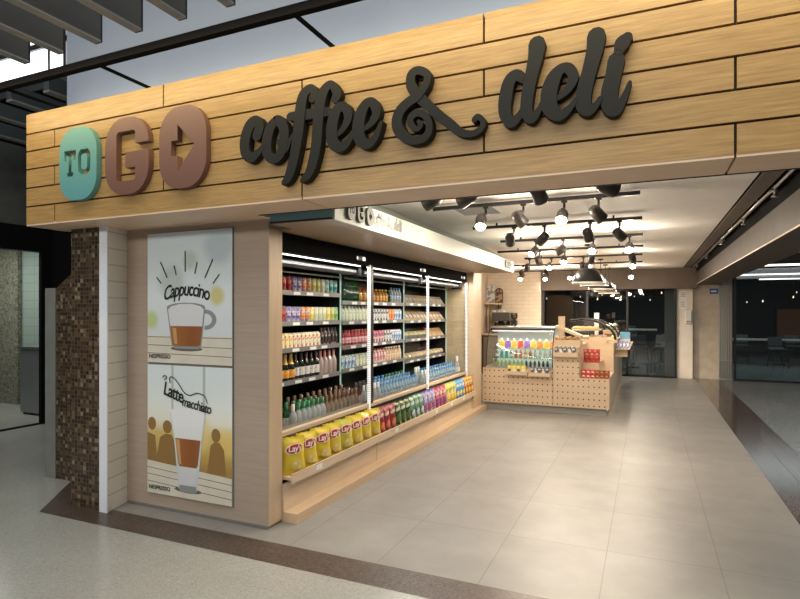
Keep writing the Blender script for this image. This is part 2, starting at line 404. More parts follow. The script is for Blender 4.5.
COFFEE= [[(-2.213, 2.695, 0.0301), (-2.193, 2.753, 0.03), (-2.223, 2.787, 0.0286), (-2.268, 2.763, 0.0318), (-2.302, 2.686, 0.0334), (-2.302, 2.605, 0.0304), (-2.26, 2.56, 0.0272), (-2.201, 2.587, 0.0195), (-2.16, 2.628, 0.0105)], [(-2.071, 2.765, 0.0251), (-2.111, 2.729, 0.0297), (-2.136, 2.652, 0.0313), (-2.131, 2.572, 0.0298), (-2.087, 2.534, 0.0252), (-2.039, 2.555, 0.0265), (-2.015, 2.611, 0.0294), (-2.007, 2.702, 0.0294), (-2.039, 2.758, 0.028), (-2.071, 2.769, 0.0251)], [(-2.055, 2.642, 0.0103), (-2.007, 2.584, 0.022), (-1.968, 2.631, 0.0117), (-1.945, 2.667, 0.0058)], [(-1.807, 2.86, 0.0215), (-1.792, 2.896, 0.0229), (-1.822, 2.923, 0.0215), (-1.868, 2.889, 0.0289), (-1.888, 2.815, 0.0318), (-1.903, 2.688, 0.0319), (-1.925, 2.561, 0.0291), (-1.953, 2.46, 0.0277), (-1.981, 2.404, 0.0234), (-2.015, 2.379, 0.0103)], [(-1.968, 2.777, 0.0219), (-1.875, 2.774, 0.0274), (-1.71, 2.77, 0.0241)], [(-1.652, 2.836, 0.0239), (-1.64, 2.866, 0.0238), (-1.681, 2.925, 0.0197), (-1.732, 2.887, 0.0284), (-1.758, 2.808, 0.0313), (-1.77, 2.695, 0.0299), (-1.782, 2.57, 0.03), (-1.812, 2.458, 0.0272), (-1.845, 2.404, 0.0216), (-1.883, 2.382, 0.0101)], [(-1.638, 2.621, 0.0098), (-1.595, 2.659, 0.0167), (-1.566, 2.711, 0.0222), (-1.58, 2.769, 0.0237), (-1.623, 2.782, 0.0252), (-1.659, 2.731, 0.0309), (-1.674, 2.645, 0.0324), (-1.659, 2.574, 0.0309), (-1.609, 2.549, 0.0251), (-1.559, 2.58, 0.018), (-1.524, 2.637, 0.0083)], [(-1.468, 2.63, 0.0096), (-1.413, 2.665, 0.0177), (-1.384, 2.716, 0.0231), (-1.407, 2.774, 0.0231), (-1.448, 2.774, 0.0246), (-1.485, 2.718, 0.0316), (-1.499, 2.634, 0.0331), (-1.482, 2.571, 0.0302), (-1.434, 2.546, 0.0246), (-1.386, 2.583, 0.0177), (-1.353, 2.657, 0.0095)]]
AMP= [[(-0.819, 2.598, 0.0138), (-0.8, 2.612, 0.0127), (-0.772, 2.582, 0.0127), (-0.785, 2.546, 0.0138), (-0.829, 2.527, 0.0149), (-0.889, 2.541, 0.0183), (-0.949, 2.593, 0.0217), (-1.021, 2.656, 0.023), (-1.084, 2.719, 0.0243), (-1.143, 2.783, 0.0267), (-1.175, 2.838, 0.0246), (-1.17, 2.892, 0.0223), (-1.132, 2.907, 0.02), (-1.084, 2.882, 0.0188), (-1.079, 2.842, 0.0177), (-1.1, 2.806, 0.0199), (-1.137, 2.767, 0.0222), (-1.191, 2.741, 0.0235), (-1.241, 2.698, 0.0259), (-1.257, 2.635, 0.0271), (-1.23, 2.576, 0.027), (-1.164, 2.532, 0.0212), (-1.1, 2.534, 0.0188), (-1.068, 2.569, 0.0176), (-1.071, 2.624, 0.0165), (-1.1, 2.663, 0.0166), (-1.143, 2.674, 0.0178), (-1.175, 2.648, 0.0168), (-1.164, 2.607, 0.0156), (-1.132, 2.588, 0.0133), (-1.111, 2.61, 0.0111), (-1.132, 2.632, 0.0078)]]
DELI= [[(-0.565, 2.767, 0.0201), (-0.6, 2.793, 0.0247), (-0.636, 2.768, 0.0271), (-0.656, 2.691, 0.0295), (-0.659, 2.61, 0.0272), (-0.63, 2.556, 0.0237), (-0.59, 2.58, 0.0168), (-0.56, 2.626, 0.0134)], [(-0.499, 2.928, 0.0366), (-0.506, 2.865, 0.0322), (-0.526, 2.78, 0.0278), (-0.545, 2.684, 0.0268), (-0.55, 2.605, 0.0257), (-0.526, 2.561, 0.0222), (-0.491, 2.596, 0.0133), (-0.47, 2.642, 0.0088)], [(-0.395, 2.645, 0.0109), (-0.353, 2.677, 0.0163), (-0.325, 2.731, 0.0216), (-0.344, 2.777, 0.0227), (-0.381, 2.784, 0.0218), (-0.419, 2.742, 0.0307), (-0.441, 2.667, 0.0341), (-0.433, 2.597, 0.0329), (-0.391, 2.557, 0.024), (-0.344, 2.584, 0.0152), (-0.311, 2.627, 0.0086)], [(-0.22, 2.912, 0.0372), (-0.229, 2.842, 0.033), (-0.252, 2.751, 0.0299), (-0.275, 2.66, 0.0311), (-0.279, 2.593, 0.0311), (-0.256, 2.561, 0.0235), (-0.22, 2.585, 0.0138), (-0.202, 2.615, 0.0085)], [(-0.132, 2.782, 0.0335), (-0.145, 2.714, 0.0315), (-0.162, 2.632, 0.0337), (-0.158, 2.566, 0.0316), (-0.132, 2.548, 0.0231), (-0.097, 2.603, 0.0136), (-0.073, 2.669, 0.0073)], [(-0.119, 2.826, 0.0209), (-0.106, 2.856, 0.0292), (-0.084, 2.88, 0.0208)]]
for nm, lab, st, cx in (('sign_word', 'black brush-script word coffee on the wood fascia', COFFEE, -1.83), ('sign_ampersand', 'black curling ampersand between the two script words', AMP, -1.0), ('sign_word', 'black brush-script word deli on the wood fascia', DELI, -.36)):
    bm = bmesh.new()
    for i, s in enumerate(st): stroke_mesh(bm, s, -.0012*(i % 4), .046, 1.0, (cx, 2.66))
    tag(obj(nm, bm, LETTER, None, (cx, 2.80, 2.66)), lab, 'sign', 'sign pieces on the wood fascia')

# ------------------------------------------------------------------ poster wall, columns at left
struct('wall_front', B(-4.0, -2.55, 3.36, 3.52, 0, 2.30), GREYOAK, 'grey oak panel wall carrying the two coffee posters', 'wall')
struct('trim_4', B((-3.98,-2.548,3.345,3.522,0,.02)), plain('metal_skirt', (.18,.17,.155), .5), 'thin metal skirting under the poster wall', 'skirting')
WTILE = tilegrid('white_tile', (.88,.85,.77), (.84,.81,.73), (.64,.61,.54), 5, .132, axes='YZ', msize=.006, rough=.2, noise=.04)
bm = bmesh.new(); prism(bm, [(-4.03,3.118),(-3.995,3.118),(-3.975,3.135),(-3.975,3.58),(-4.03,3.58)], 0, 2.295, 'Z')
# angled tiled return that faces the shop
bm2 = bmesh.new(); prism(bm2, [(-4.011,3.118),(-3.932,3.118),(-4.003,3.359),(-4.003,3.58),(-4.011,3.58)], 0, 2.296, 'Z')
bm.free()
struct('pillar_tile', bm2, WTILE, 'narrow white tiled pillar beside the mosaic column', 'pillar')
obj('corner_trim', B(-4.012, -3.925, 3.106, 3.117, 0, 2.295), plain('white_trim', (.86,.88,.93), .35))['kind'] = 'structure'
MOS = mosaic('mosaic_tiles', .034, [(0,(.035,.018,.010)),(.22,(.065,.035,.018)),(.42,(.10,.062,.03)),(.6,(.045,.026,.016)),(.74,(.15,.11,.062)),(.85,(.075,.045,.034)),(.95,(.24,.195,.125))], (.11,.085,.06))
struct('column_mosaic', B(-4.358, -4.012, 3.116, 3.9, 0, 2.295), MOS, 'square column of small brown mosaic tiles under the fascia corner', 'column')
bm = bmesh.new(); prism(bm, [(-5.19,0),(-4.3,0),(-4.3,2.2),(-4.70,2.13),(-5.19,1.83)], 3.56, 3.9, 'Y')
struct('wall_mosaic', bm, MOS, 'low mosaic wall with a sloping top behind the column', 'wall')
struct('wall_mosaic_end', B(-5.34, -5.19, 3.55, 3.9, 0, 1.83), plain('grey_stone', (.21,.21,.195), .7, var=.12), 'grey stone end of the low mosaic wall', 'wall')

struct('trim_7', B(-2.5495, -2.543, 3.362, 3.522, .02, 2.22), PLYV, 'pale wood edge of the poster wall facing the coolers', 'trim')
# posters
POSTX0, PW, PH = -3.748, .88, 1.052
def poster(label, z0, bgmat, draw):
    t = thing('poster', label, 'poster', (POSTX0, 3.357, z0), group='coffee posters on the oak wall')
    obj('backing', B(0, PW, -.014, 0, 0, PH), plain('poster_edge', (.25,.26,.27), .4), t)
    obj('background_print', B(.003, PW-.003, -.0155, -.014, .003, PH-.003), bgmat, t)
    draw(t); return t
YF = [-.0155]
def flat(t, name, polys, mat, label=None):
    YF[0] -= .0004
    bm = bmesh.new()
    for poly in polys:
        vs = [bm.verts.new((x*PW, YF[0], (1-y)*PH)) for x, y in poly]
        bm.faces.new(vs)
    return obj(name, bm, mat, t)
def line_poly(x0, y0, x1, y1, w):
    dx, dy = (x1-x0)*PW, (y1-y0)*PH; l = math.hypot(dx, dy); nx, ny = -dy/l*w/PW, dx/l*w/PH
    return [(x0+nx,y0+ny),(x1+nx,y1+ny),(x1-nx,y1-ny),(x0-nx,y0-ny)]
def ell(cx, cy, rx, ry, a0=0, a1=360, n=24): return [(cx+rx*math.cos(R(a0+(a1-a0)*k/n)), cy+ry*math.sin(R(a0+(a1-a0)*k/n))) for k in range(n + (0 if a1-a0 == 360 else 1))]
def poster_bg(name, stops, blots):
    m, nt, b = newmat(name); setb(b, (1,1,1), .25)
    tc = nt.nodes.new('ShaderNodeTexCoord'); sp = nt.nodes.new('ShaderNodeSeparateXYZ'); mr = nt.nodes.new('ShaderNodeMapRange')
    mr.inputs[1].default_value = 0; mr.inputs[2].default_value = PH
    r = ramp(nt, stops); nt.links.new(tc.outputs['Object'], sp.inputs[0]); nt.links.new(sp.outputs[2], mr.inputs[0]); nt.links.new(mr.outputs[0], r.inputs[0])
    last = r.outputs[0]
    for (fx, fy, rad, col, st) in blots:
        d = nt.nodes.new('ShaderNodeVectorMath'); d.operation = 'DISTANCE'; d.inputs[1].default_value = (fx*PW, -.015, (1-fy)*PH)
        nt.links.new(tc.outputs['Object'], d.inputs[0])
        m2 = nt.nodes.new('ShaderNodeMapRange'); m2.interpolation_type = 'SMOOTHSTEP'
        m2.inputs[1].default_value = rad*.4; m2.inputs[2].default_value = rad; m2.inputs[3].default_value = st; m2.inputs[4].default_value = 0
        nt.links.new(d.outputs['Value'], m2.inputs[0])
        mx = nt.nodes.new('ShaderNodeMix'); mx.data_type = 'RGBA'; mx.inputs[7].default_value = (*col,1)
        nt.links.new(m2.outputs[0], mx.inputs[0]); nt.links.new(last, mx.inputs[6]); last = mx.outputs[2]
    nt.links.new(last, b.inputs['Base Color']); return m
INK = plain('poster_ink', (.012,.016,.015), .5)
PLANKP = plain('poster_plank', (.74,.68,.56), .4, var=.06)
PLINE = plain('poster_plank_gap', (.16,.13,.09), .5)
FOAM = gradz('milk_foam', [(0,(.70,.70,.70)),(1,(.86,.87,.87))], .2, .6, .4)
COFFEEM = gradz('coffee_print', [(0,(.42,.17,.05)),(.5,(.30,.10,.03)),(1,(.36,.14,.045))], .25, .70, .4, 0)
GLASSP = plain('glass_print', (.30,.31,.32), .4)
GLASSL = plain('glass_light_print', (.66,.69,.70), .4)
def brand(t):
    YF[0] -= .0004
    me = upright(textmesh('NESPRESSO', .046, 0, 0, .0008), YF[0], .16*PW, .05*PH); setmat(me, INK); obj('maker_name', me, INK, t)
def bend(me, fn):
    for v in me.vertices: v.co = Vector(fn(v.co.x, v.co.y))
    return me
def cappu(t):
    YF[0] = -.0155
    flat(t, 'table_print', [[(.003,.79),(.997,.79),(.997,.997),(.003,.997)]], PLANKP)
    flat(t, 'plank_gaps', [line_poly(.004,y,.996,y+d,.0025) for y, d in ((.80,.0),(.862,.01),(.925,.01))], PLINE)
    flat(t, 'mug_handle', [[*ell(.70,.665,.125,.075,-95,95,20), *ell(.70,.665,.075,.045,95,-95,20)]], GLASSP)
    flat(t, 'mug_shadow', [ell(.48,.885,.19,.018)], PLINE)
    flat(t, 'mug_glass', [[(.245,.575),(.70,.575),(.655,.86),(.62,.885),(.345,.885),(.305,.86)]], GLASSP)
    flat(t, 'mug_rim', [ell(.472,.573,.228,.035)], GLASSP)
    flat(t, 'milk_foam', [[(.262,.59),(.30,.565),(.40,.548),(.54,.548),(.645,.565),(.684,.59),(.665,.725),(.29,.725)]], FOAM)
    flat(t, 'coffee', [[(.288,.715),(.667,.715),(.642,.852),(.61,.865),(.35,.865),(.315,.852)]], COFFEEM)
    flat(t, 'mug_highlight', [[(.315,.73),(.36,.73),(.375,.85),(.34,.85)]], plain('coffee_light', (.62,.36,.14), .4))
    k = lambda x: (x-38)/365
    rays = []
    for x0,y0,x1,y1 in ((100,180,130,248),(160,195,170,235),(209,132,209,222),(260,180,250,230),(325,168,292,248),(352,232,326,272),(82,245,103,272)):
        g = lambda x,y: ((x-38)/365, (y-(60-27*(x-38)/365))/(548+44*(x-38)/365))
        a, b = g(x0,y0), g(x1,y1); rays.append(line_poly(*a, *b, .005))
    flat(t, 'ray_print', rays, INK)
    YF[0] -= .0004
    me = textmesh('Cappuccino', .116, 0, .25, .0016, space=.88)
    bend(me, lambda x, y: (.475*PW + x*.98, YF[0], (1-.42)*PH + y*1.35 - .75*x*x - .02)); setmat(me, INK); obj('lettering', me, INK, t)
    brand(t)
def latte(t):
    YF[0] = -.0155
    flat(t, 'window_bars', [[(.30,.003),(.325,.003),(.325,.42),(.30,.42)],[(.67,.003),(.70,.003),(.70,.42),(.67,.42)]], plain('window_bar_print', (.50,.54,.50), .5))
    SIL = plain('silhouette_print', (.30,.17,.05), .5)
    for hd_, bd_ in ((ell(.25,.475,.055,.05), [(.10,.78),(.16,.56),(.22,.53),(.30,.53),(.36,.60),(.36,.78)]), (ell(.06,.46,.05,.05), [(.003,.78),(.003,.53),(.10,.55),(.13,.78)]), (ell(.82,.50,.05,.05), [(.72,.78),(.76,.58),(.80,.55),(.86,.55),(.91,.60),(.93,.78)])): flat(t, 'silhouette_print', [hd_, bd_], SIL)
    flat(t, 'table_print', [[(.003,.745),(.997,.80),(.997,.997),(.003,.997)]], PLANKP)
    flat(t, 'plank_gaps', [line_poly(.004,y,.996,y+.045,.0025) for y in (.80,.85,.905)], PLINE)
    flat(t, 'glass_shadow', [ell(.50,.935,.16,.02)], PLINE)
    flat(t, 'glass_body', [[(.285,.36),(.705,.36),(.665,.56),(.61,.93),(.58,.95),(.42,.95),(.39,.93),(.335,.56)]], GLASSL)
    flat(t, 'milk_foam', [[(.30,.37),(.29,.34),(.40,.325),(.55,.315),(.69,.34),(.69,.37),(.655,.555),(.345,.555)]], FOAM)
    flat(t, 'coffee', [[(.352,.55),(.648,.55),(.615,.74),(.59,.77),(.41,.77),(.385,.74)]], COFFEEM)
    flat(t, 'glass_highlight', [[(.36,.56),(.40,.56),(.425,.745),(.395,.745)]], plain('coffee_light', (.62,.36,.14), .4))
    flat(t, 'milk', [[(.395,.76),(.605,.76),(.59,.895),(.41,.895)]], FOAM)
    flat(t, 'glass_foot', [[(.405,.90),(.595,.90),(.605,.935),(.57,.95),(.43,.95),(.395,.935)]], GLASSP)
    g = lambda x,y: ((x-35)/353, (y-(32+13*(x-35)/353))/(535+48*(x-35)/353))
    pts = catmull([g(*p) for p in ((105,90),(112,80),(122,88),(112,98))],5)
    flat(t, 'steam_print', [line_poly(*a,*b,.0045) for a, b in zip(pts, pts[1:])] + [line_poly(*a,*b,.004) for P in [catmull([g(*p) for p in ((137,112),(135,90),(150,88),(172,112),(195,148),(220,162),(250,153),(280,165),(292,195))],5)] for a, b in zip(P, P[1:])], INK)
    YF[0] -= .0004
    me = textmesh('Latte', .118, 0, .2, .0020, space=.88); bend(me, lambda x, y: (.325*PW + x, YF[0], (1-.21)*PH + y*1.3 - .30*x)); setmat(me, INK); obj('lettering', me, INK, t)
    YF[0] -= .0004
    me = textmesh('macchiato', .082, 0, .25, .0014, space=.9); bend(me, lambda x, y: (.60*PW + x*.98, YF[0], (1-.292)*PH + y*1.3 - .16*x)); setmat(me, INK); obj('lettering', me, INK, t)
    brand(t)
poster('upper poster on the oak wall showing a cappuccino in a glass mug', 1.188, poster_bg('cappuccino_background', [(0,(.72,.72,.68)),(.3,(.76,.80,.80)),(.5,(.84,.90,.91)),(.8,(.76,.86,.88)),(1,(.66,.76,.82))], [(.83,.49,.10,(.72,.62,.16),.8),(.05,.67,.10,(.50,.62,.10),.7),(.3,.38,.18,(.5,.58,.52),.6),(.52,.22,.1,(.45,.58,.42),.5),(.85,.12,.2,(.45,.55,.62),.6)]), cappu)
poster('lower poster on the oak wall showing a latte macchiato in a tall glass', .124, poster_bg('latte_background', [(0,(.5,.3,.1)),(.24,(.42,.25,.08)),(.30,(.52,.34,.09)),(.48,(.68,.52,.18)),(.58,(.86,.83,.70)),(.7,(.82,.86,.82)),(1,(.78,.85,.85))], [(.6,.5,.2,(.85,.66,.25),.7),(.95,.55,.15,(.85,.62,.2),.6)]), latte)

# ------------------------------------------------------------------ room shell of the shop
struct('ceiling', B(-4.0, .775, 3.2, 15.0, 2.65, 2.78), CEILW, 'off-white plaster ceiling of the shop', 'ceiling')
struct('trim_5', B(.80, .935, 3.2, 15.0, 2.645, 2.72), BROWNB, 'brown grey strip beside the ceiling edge', 'ceiling trim')
struct('ceiling_recess', B((.775,1.06,3.2,15.0,3.0,3.05),(.76,.80,3.2,15,2.66,3.05)), MATTE, 'black recess above the pipe', 'ceiling')
struct('ceiling_void', B(1.06, 1.52, 3.19, 15.3, 2.54, 3.05), MATTE, 'black void over the brown beam', 'ceiling')
struct('beam_right', B(1.06, 1.52, 3.19, 15.3, 2.25, 2.54), plain('brown_beam_dark', (.062,.047,.036), .6, var=.08), 'brown beam running along the right side of the shop', 'beam')
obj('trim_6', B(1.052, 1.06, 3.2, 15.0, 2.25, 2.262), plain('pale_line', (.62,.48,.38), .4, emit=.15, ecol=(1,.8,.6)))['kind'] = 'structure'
struct('beam_back', B(-2.53, 1.06, 14.75, 15.0, 2.16, 2.65), BROWNB, 'brown header above the rear glass wall', 'beam')
WALLT = tilegrid('shop_wall_tile', (.74,.66,.55), (.70,.62,.52), (.60,.53,.44), .30, .10, axes='XZ', msize=.006, rough=.18, offset=.5, noise=.03)
struct('wall_back', B(-4.1, -2.53, 14.8, 15.0, 0, 2.65), WALLT, 'cream glazed tile wall behind the counter', 'wall')
struct('wall_left', B((-3.55,-3.43,3.52,9.0,0,2.65),(-4.1,-3.95,8.9,15.0,0,2.65),(-3.95,-3.43,8.95,9.0,0,2.65)), plain('warm_wall', (.55,.46,.36), .7), 'left side wall of the shop', 'wall')

# rear windows
def window(n, x0, x1, y, z0, z1, mull, lab, gm=GLASSD):
    w = bpy.data.objects.new('window_%d' % n, None); COL.objects.link(w); w['kind'] = 'structure'; w['label'] = lab; w['category'] = 'window'
    w.location = (x0, y, z0)
    W, H = x1-x0, z1-z0
    bm = bmesh.new(); box(bm, 0, W, -.04, .04, 0, .05); box(bm, 0, W, -.04, .04, H-.04, H)
    for m in mull: box(bm, m-x0-.025, m-x0+.025, -.035, .035, .05, H-.04)
    obj('window_frame', bm, BLACKM, w); obj('pane', B(0, W, -.006, .006, .05, H-.04), gm, w)
window(1, -2.53, .66, 15.02, 0, 2.2, (-2.5,-1.4,-.45,.63), 'dark rear glass wall behind the counter')
window(2, 1.84, 8.5, 15.02, 0, 2.75, (1.87,4.1,6.4), 'dark glass wall right of the ribbed panel')
# pillars at the back
struct('column_white', B(.665, 1.0, 15.05, 15.5, 0, 2.2), plain('pale_column', (.74,.67,.58), .5, var=.04), 'pale painted pillar with notices at the rear', 'pillar')
struct('column_concrete', B(1.0, 1.555, 15.2, 15.6, 0, 2.25), CONC, 'stained concrete pillar at the rear', 'pillar')
bm = bmesh.new(); box(bm, 1.555, 1.84, 15.2, 15.3, 0, 2.5)
for k in range(6): tube(bm, [(1.58+k*.047, 15.18, .03), (1.58+k*.047, 15.18, 2.5)], .017, 8)
for z in (.45, 1.5, 2.2): box(bm, 1.555, 1.84, 15.155, 15.17, z, z+.02)
struct('panel_ribbed', bm, plain('ribbed_grey', (.42,.42,.40), .45), 'grey ribbed panel between concrete pillar and glass', 'panel')
struct('beam_rear_right', B(1.5, 9, 15.1, 15.3, 2.62, 3.0), BROWNB, 'dark header above the right glass wall', 'beam')
struct('ceiling_right', B(1.52, 12, 3.2, 26, 2.9, 2.95), plain('dark_ceiling', (.022,.024,.025), .8, spec=.1), 'dark ceiling over the passage on the right', 'ceiling')
struct('ceiling_beyond', B(-6, 1.52, 15.3, 26, 2.9, 2.95), plain('dark_ceiling', (.022,.024,.025), .8, spec=.1), 'dark ceiling beyond the rear glass', 'ceiling')
struct('wall_beyond', B(-8, 14, 26, 26.1, 0, 3), plain('night_wall', (.018,.016,.016), .5), 'dark far wall beyond the glass', 'wall')
# notices on pale pillar
bm = B(.70, .90, 15.035, 15.049, 1.66, 2.12)
nt_ = thing('notice_board', 'white paper notices on the pale rear pillar', 'notice', (.80, 15.045, 1.9))
obj('upper_sheet', B(-.09,.09,-.006,0,.02,.20), WHITE, nt_); obj('lower_sheet', B(-.10,.08,-.006,0,-.24,-.01), WHITE, nt_)
bm.free(); bm = bmesh.new()
for z, x0, x1 in ((.16,-.06,.06),(.12,-.05,.05),(.08,-.06,.05),(-.06,-.06,.04),(-.11,-.05,.03),(-.16,-.06,.04)): obj('text_line', B(x0, x1, -.0075, -.0062, z-.009, z+.009), GREYP, nt_)
bm.free()
d = thing('wall_dispenser', 'small white dispenser box below the pillar notices', 'dispenser', (.89, 15.05, 1.33))
obj('housing', bevelled(B(-.055,.075,-.09,0,0,.30), .012), WHITE, d); obj('side_shadow_plate', B(.075,.085,-.08,0,.01,.29), GREYP, d); obj('opening', B(-.03,.05,-.093,-.088,.03,.06), GREYP, d)
s = thing('blue_sign', 'small blue sign high on the concrete pillar', 'sign', (1.46, 15.2, 2.09))
obj('plate', B(-.09,.09,-.012,0,-.06,.07), plain('sign_blue', (.03,.11,.34), .4), s)
obj('printed_text', B(-.06,.05,-.0135,-.0122,-.01,.02), WHITE, s)

# ------------------------------------------------------------------ canopy over the coolers
CANW = plain('canopy_white', (.52,.55,.50), .45)
c = thing('canopy', 'white light-box canopy with slanted top above the coolers', 'canopy', (-2.2, 3.25, 2.226))
obj('underside', B((-.245,.26,.01,.27,0,.03),(-.40,.26,.272,5.49,0,.03)), wood('canopy_wood', (.44,.32,.205), (.37,.26,.16), (1,1,18), .35), c)
obj('white_face', B(.262, .28, 0, 5.49, -.004, .165), CANW, c)
obj('end_panel', B(-.245, .262, -.01, .01, .012, .17), plain('teal_end', (.20,.36,.41), .4), c, label='teal end panel')
obj('edge_strip', B(-.245, .262, -.012, .012, 0, .012), BLACK, c)
obj('far_end', B(-.36, .28, 5.49, 5.50, 0, .17), GREYP, c)
bm = bmesh.new(); prism(bm, [(.27,.165),(-.20,.424),(-.22,.424),(.25,.165)], 0, 5.49, 'Y')
obj('slanted_top', bm, plain('slanted_grey_teal', (.24,.29,.265), .2, .2), c)
# small grey lettering on the white face
GL = plain('grey_lettering', (.13,.14,.13), .5)
bm = bmesh.new()
for i, s_ in enumerate([x for w in (COFFEE, AMP, DELI) for x in w]): stroke_mesh(bm, s_, -.002, .002, .25, (-2.3, 2.66), 3)
me = finish(bm, 'script', plain('pale_lettering', (.24,.25,.235), .5))
for v in me.vertices: v.co = Vector((.282 + v.co.y, .56 + v.co.x, .085 + v.co.z))
obj('script_lettering', me, None, c)
def gosign(y0, h=.13):
    k = h/.55
    for spl, dx in (([rrect(.43,.54,.175,6), T, O, Oi], 0), ([G], .51), ([rrect(.445,.55,.19,6), ARW], 1.03)):
        me = facing_x(curve_plate([[(x*k, y*k) for x, y in s_] for s_ in spl], .012), .29, y0 + dx*k*1.15, .09); setmat(me, GL); obj('raised_letter', me, GL, c)
gosign(.20, .135); gosign(4.95, .12)
# canopy lamps glow on the underside come from real lamps below

# ------------------------------------------------------------------ refrigerated cabinets
XS, XG, XB = -2.95, -2.61, -3.40
SHELFZ = {0: (1.79, 1.51, 1.27, .975), 1: (1.715, 1.50, 1.235, .99), 2: (1.72, 1.485, 1.23, .945)}
YB = [3.53, 5.125, 6.80, 8.50]
near = ['nearest cooler', 'middle cooler', 'farthest cooler']
INNER = plain('cooler_inner', (.02,.021,.022), .35)
SHELFM = plain('cooler_shelf', (.30,.30,.30), .35, .5)
RAIL = plain('price_rail', (.23,.23,.23), .35, .2)
TAGW = plain('price_tag', (.85,.85,.82), .5)
for i in range(3):
    y0, y1 = YB[i], YB[i+1]; L = y1-y0
    k = thing('refrigerated_cabinet', ['open black drinks cooler nearest the poster wall', 'open black drinks cooler in the middle of three', 'open black food cooler beside the far wooden end panel'][i], 'cooler', (-3.0, y0, .08), group='open refrigerated cabinets along the left wall')
    o = lambda x: x+3.0
    obj('back_panel', B(o(XB)-.02, o(XB), .01, L-.01, .0, 2.14), INNER, k)
    obj('side_wall', B(o(XB), o(XS)-.01, .004, .02, .3, 2.0), INNER, k); obj('side_wall', B(o(XB), o(XS)-.01, L-.02, L-.004, .3, 2.0), INNER, k)
    obj('base', B(o(XB), o(XG)-.05, .004, L-.004, .25, .50), DSTEEL, k)
    obj('front_riser', B(o(XG)-.06, o(XG)-.045, .01, L-.01, .50, .60), plain('riser_grey', (.27,.26,.25), .25, .4), k)
    obj('header', B(o(XB), o(XG), .004, L-.004, 1.996, 2.144), MATTE, k)
    d_ = obj('control_display', B(o(XG), o(XG)+.004, L-.30, L-.10, 2.03, 2.075), BLACKM, k)
    obj('readout', B((o(XG)+.004, o(XG)+.006, L-.17, L-.11, 2.035, 2.07), (o(XG)+.004, o(XG)+.006, L-.29, L-.265, 2.04, 2.065)), LEDSOFT, d_)
    bm = bmesh.new(); tube(bm, [(o(XG)-.05, .03, 1.985), (o(XG)-.05, L-.12, 1.985)], .0065, 8)
    obj('light_tube', bm, LED, k)
    hd = obj('light_bracket', bevelled(B(o(XG)-.20, o(XG)-.09, .02, L-.10, 1.90, 1.96), .02), plain('bracket_grey', (.075,.075,.075), .5, .1), k)
    obj('bracket_end', bevelled(B(o(XG)-.22, o(XG)-.06, L-.10, L-.06, 1.88, 1.985), .01), BLACKM, k)
    bm = bmesh.new(); tube(bm, [(o(XS)+.03, .03, 1.88), (o(XS)+.03, L-.05, 1.88)], .010, 8); obj('support_bar', bm, STEEL, k)
    for j, z in enumerate(SHELFZ[i]):
        z -= .08
        s = obj('shelf', B(o(XB), o(XS)-.006, .02, L-.02, z-.018, z), SHELFM, k)
        obj('price_rail', B(o(XS)-.006, o(XS)+.006, .02, L-.02, z-.036, z+.006), RAIL, s)
        for q in range(5):
            a = .15 + q*(L-.3)/5 + random.uniform(0,.08); obj('price_tag', B(o(XS)+.006, o(XS)+.008, a, a+.11, z-.032, z-.004), TAGW, s)
    g = obj('glass_side', B(o(XS), o(XG)-.012, L-.010, L-.004, .42, 1.99), GLASS, k)
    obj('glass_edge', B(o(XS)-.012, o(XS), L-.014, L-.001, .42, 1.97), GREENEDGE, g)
    p = obj('front_post', B(o(XG)-.012, o(XG)+.012, L-.034, L-.002, .50, 2.0), plain('post_grey', (.30,.295,.29), .4, .2), k)
    if i == 1: obj('edge_post', B(o(XG)-.015, o(XG)+.008, .003, .065, .50, 2.0), BLACKM, k)
    bm = bmesh.new(); z = .52
    while z < 1.97: box(bm, o(XG)+.011, o(XG)+.016, L-.036, L-.014, z, z+.013); box(bm, o(XG)-.010, o(XG)+.012, L-.040, L-.034, z, z+.013); z += .021
    obj('led_strip', bm, plain('led_strip', (.6,.6,.6), .4, emit=.85, ecol=(1,.98,.95)), p)
    # clear bottle guard on the lowest deck
    obj('sill', B(o(-2.70), o(-2.60), 0.001, L-.001, .545, .575), PLY, k)
    obj('kick_board', B(o(-2.70), o(-2.685), .001, L-.001, .20, .545), plain('dark_back', (.12,.09,.07), .6), k)
    obj('bottle_guard', B(o(XG)-.044, o(XG)-.040, .02, L-.04, .50, .67), GLASS, k)

# far wooden end panel and the joinery under the coolers
struct('wall_end_panel', B(-3.43, -2.50, 8.505, 8.95, 0, 2.226), PLYX, 'pale wood end panel past the last cooler', 'wall')
u = thing('snack_shelf', 'long pale wood snack ledge and step under the coolers', 'shelf', (-2.5, 3.525, 0))
LU = 4.975
obj('tray', B(-.09, .02, .02, LU, .315, .335), PLY, u)
lip = obj('tray_lip', B(.02, .036, .02, LU, .29, .362), PLY, u)
for q in (.35, 1.9, 3.15, 3.75, 4.3): obj('price_tag', B(.0365, .0385, q, q+.09, .308, .348), TAGW, lip)
bm = bmesh.new()
for a, b in ((0,1.592),(1.602,3.27),(3.28,LU)): box(bm, -.05, -.03, a, b, .075, .285)
obj('front_panel', bm, PLY, u)
obj('shadow_gap', B(-.09, -.052, 0, LU, .075, .296), MATTE, u)  # matte black strip stands in for the shadow line under the tray
obj('step_platform', B(-.09, .09, 0, 5.42, .0, .075), wood('step_wood', (.68,.50,.33), (.60,.43,.27), (6,1.1,20), .4), u)

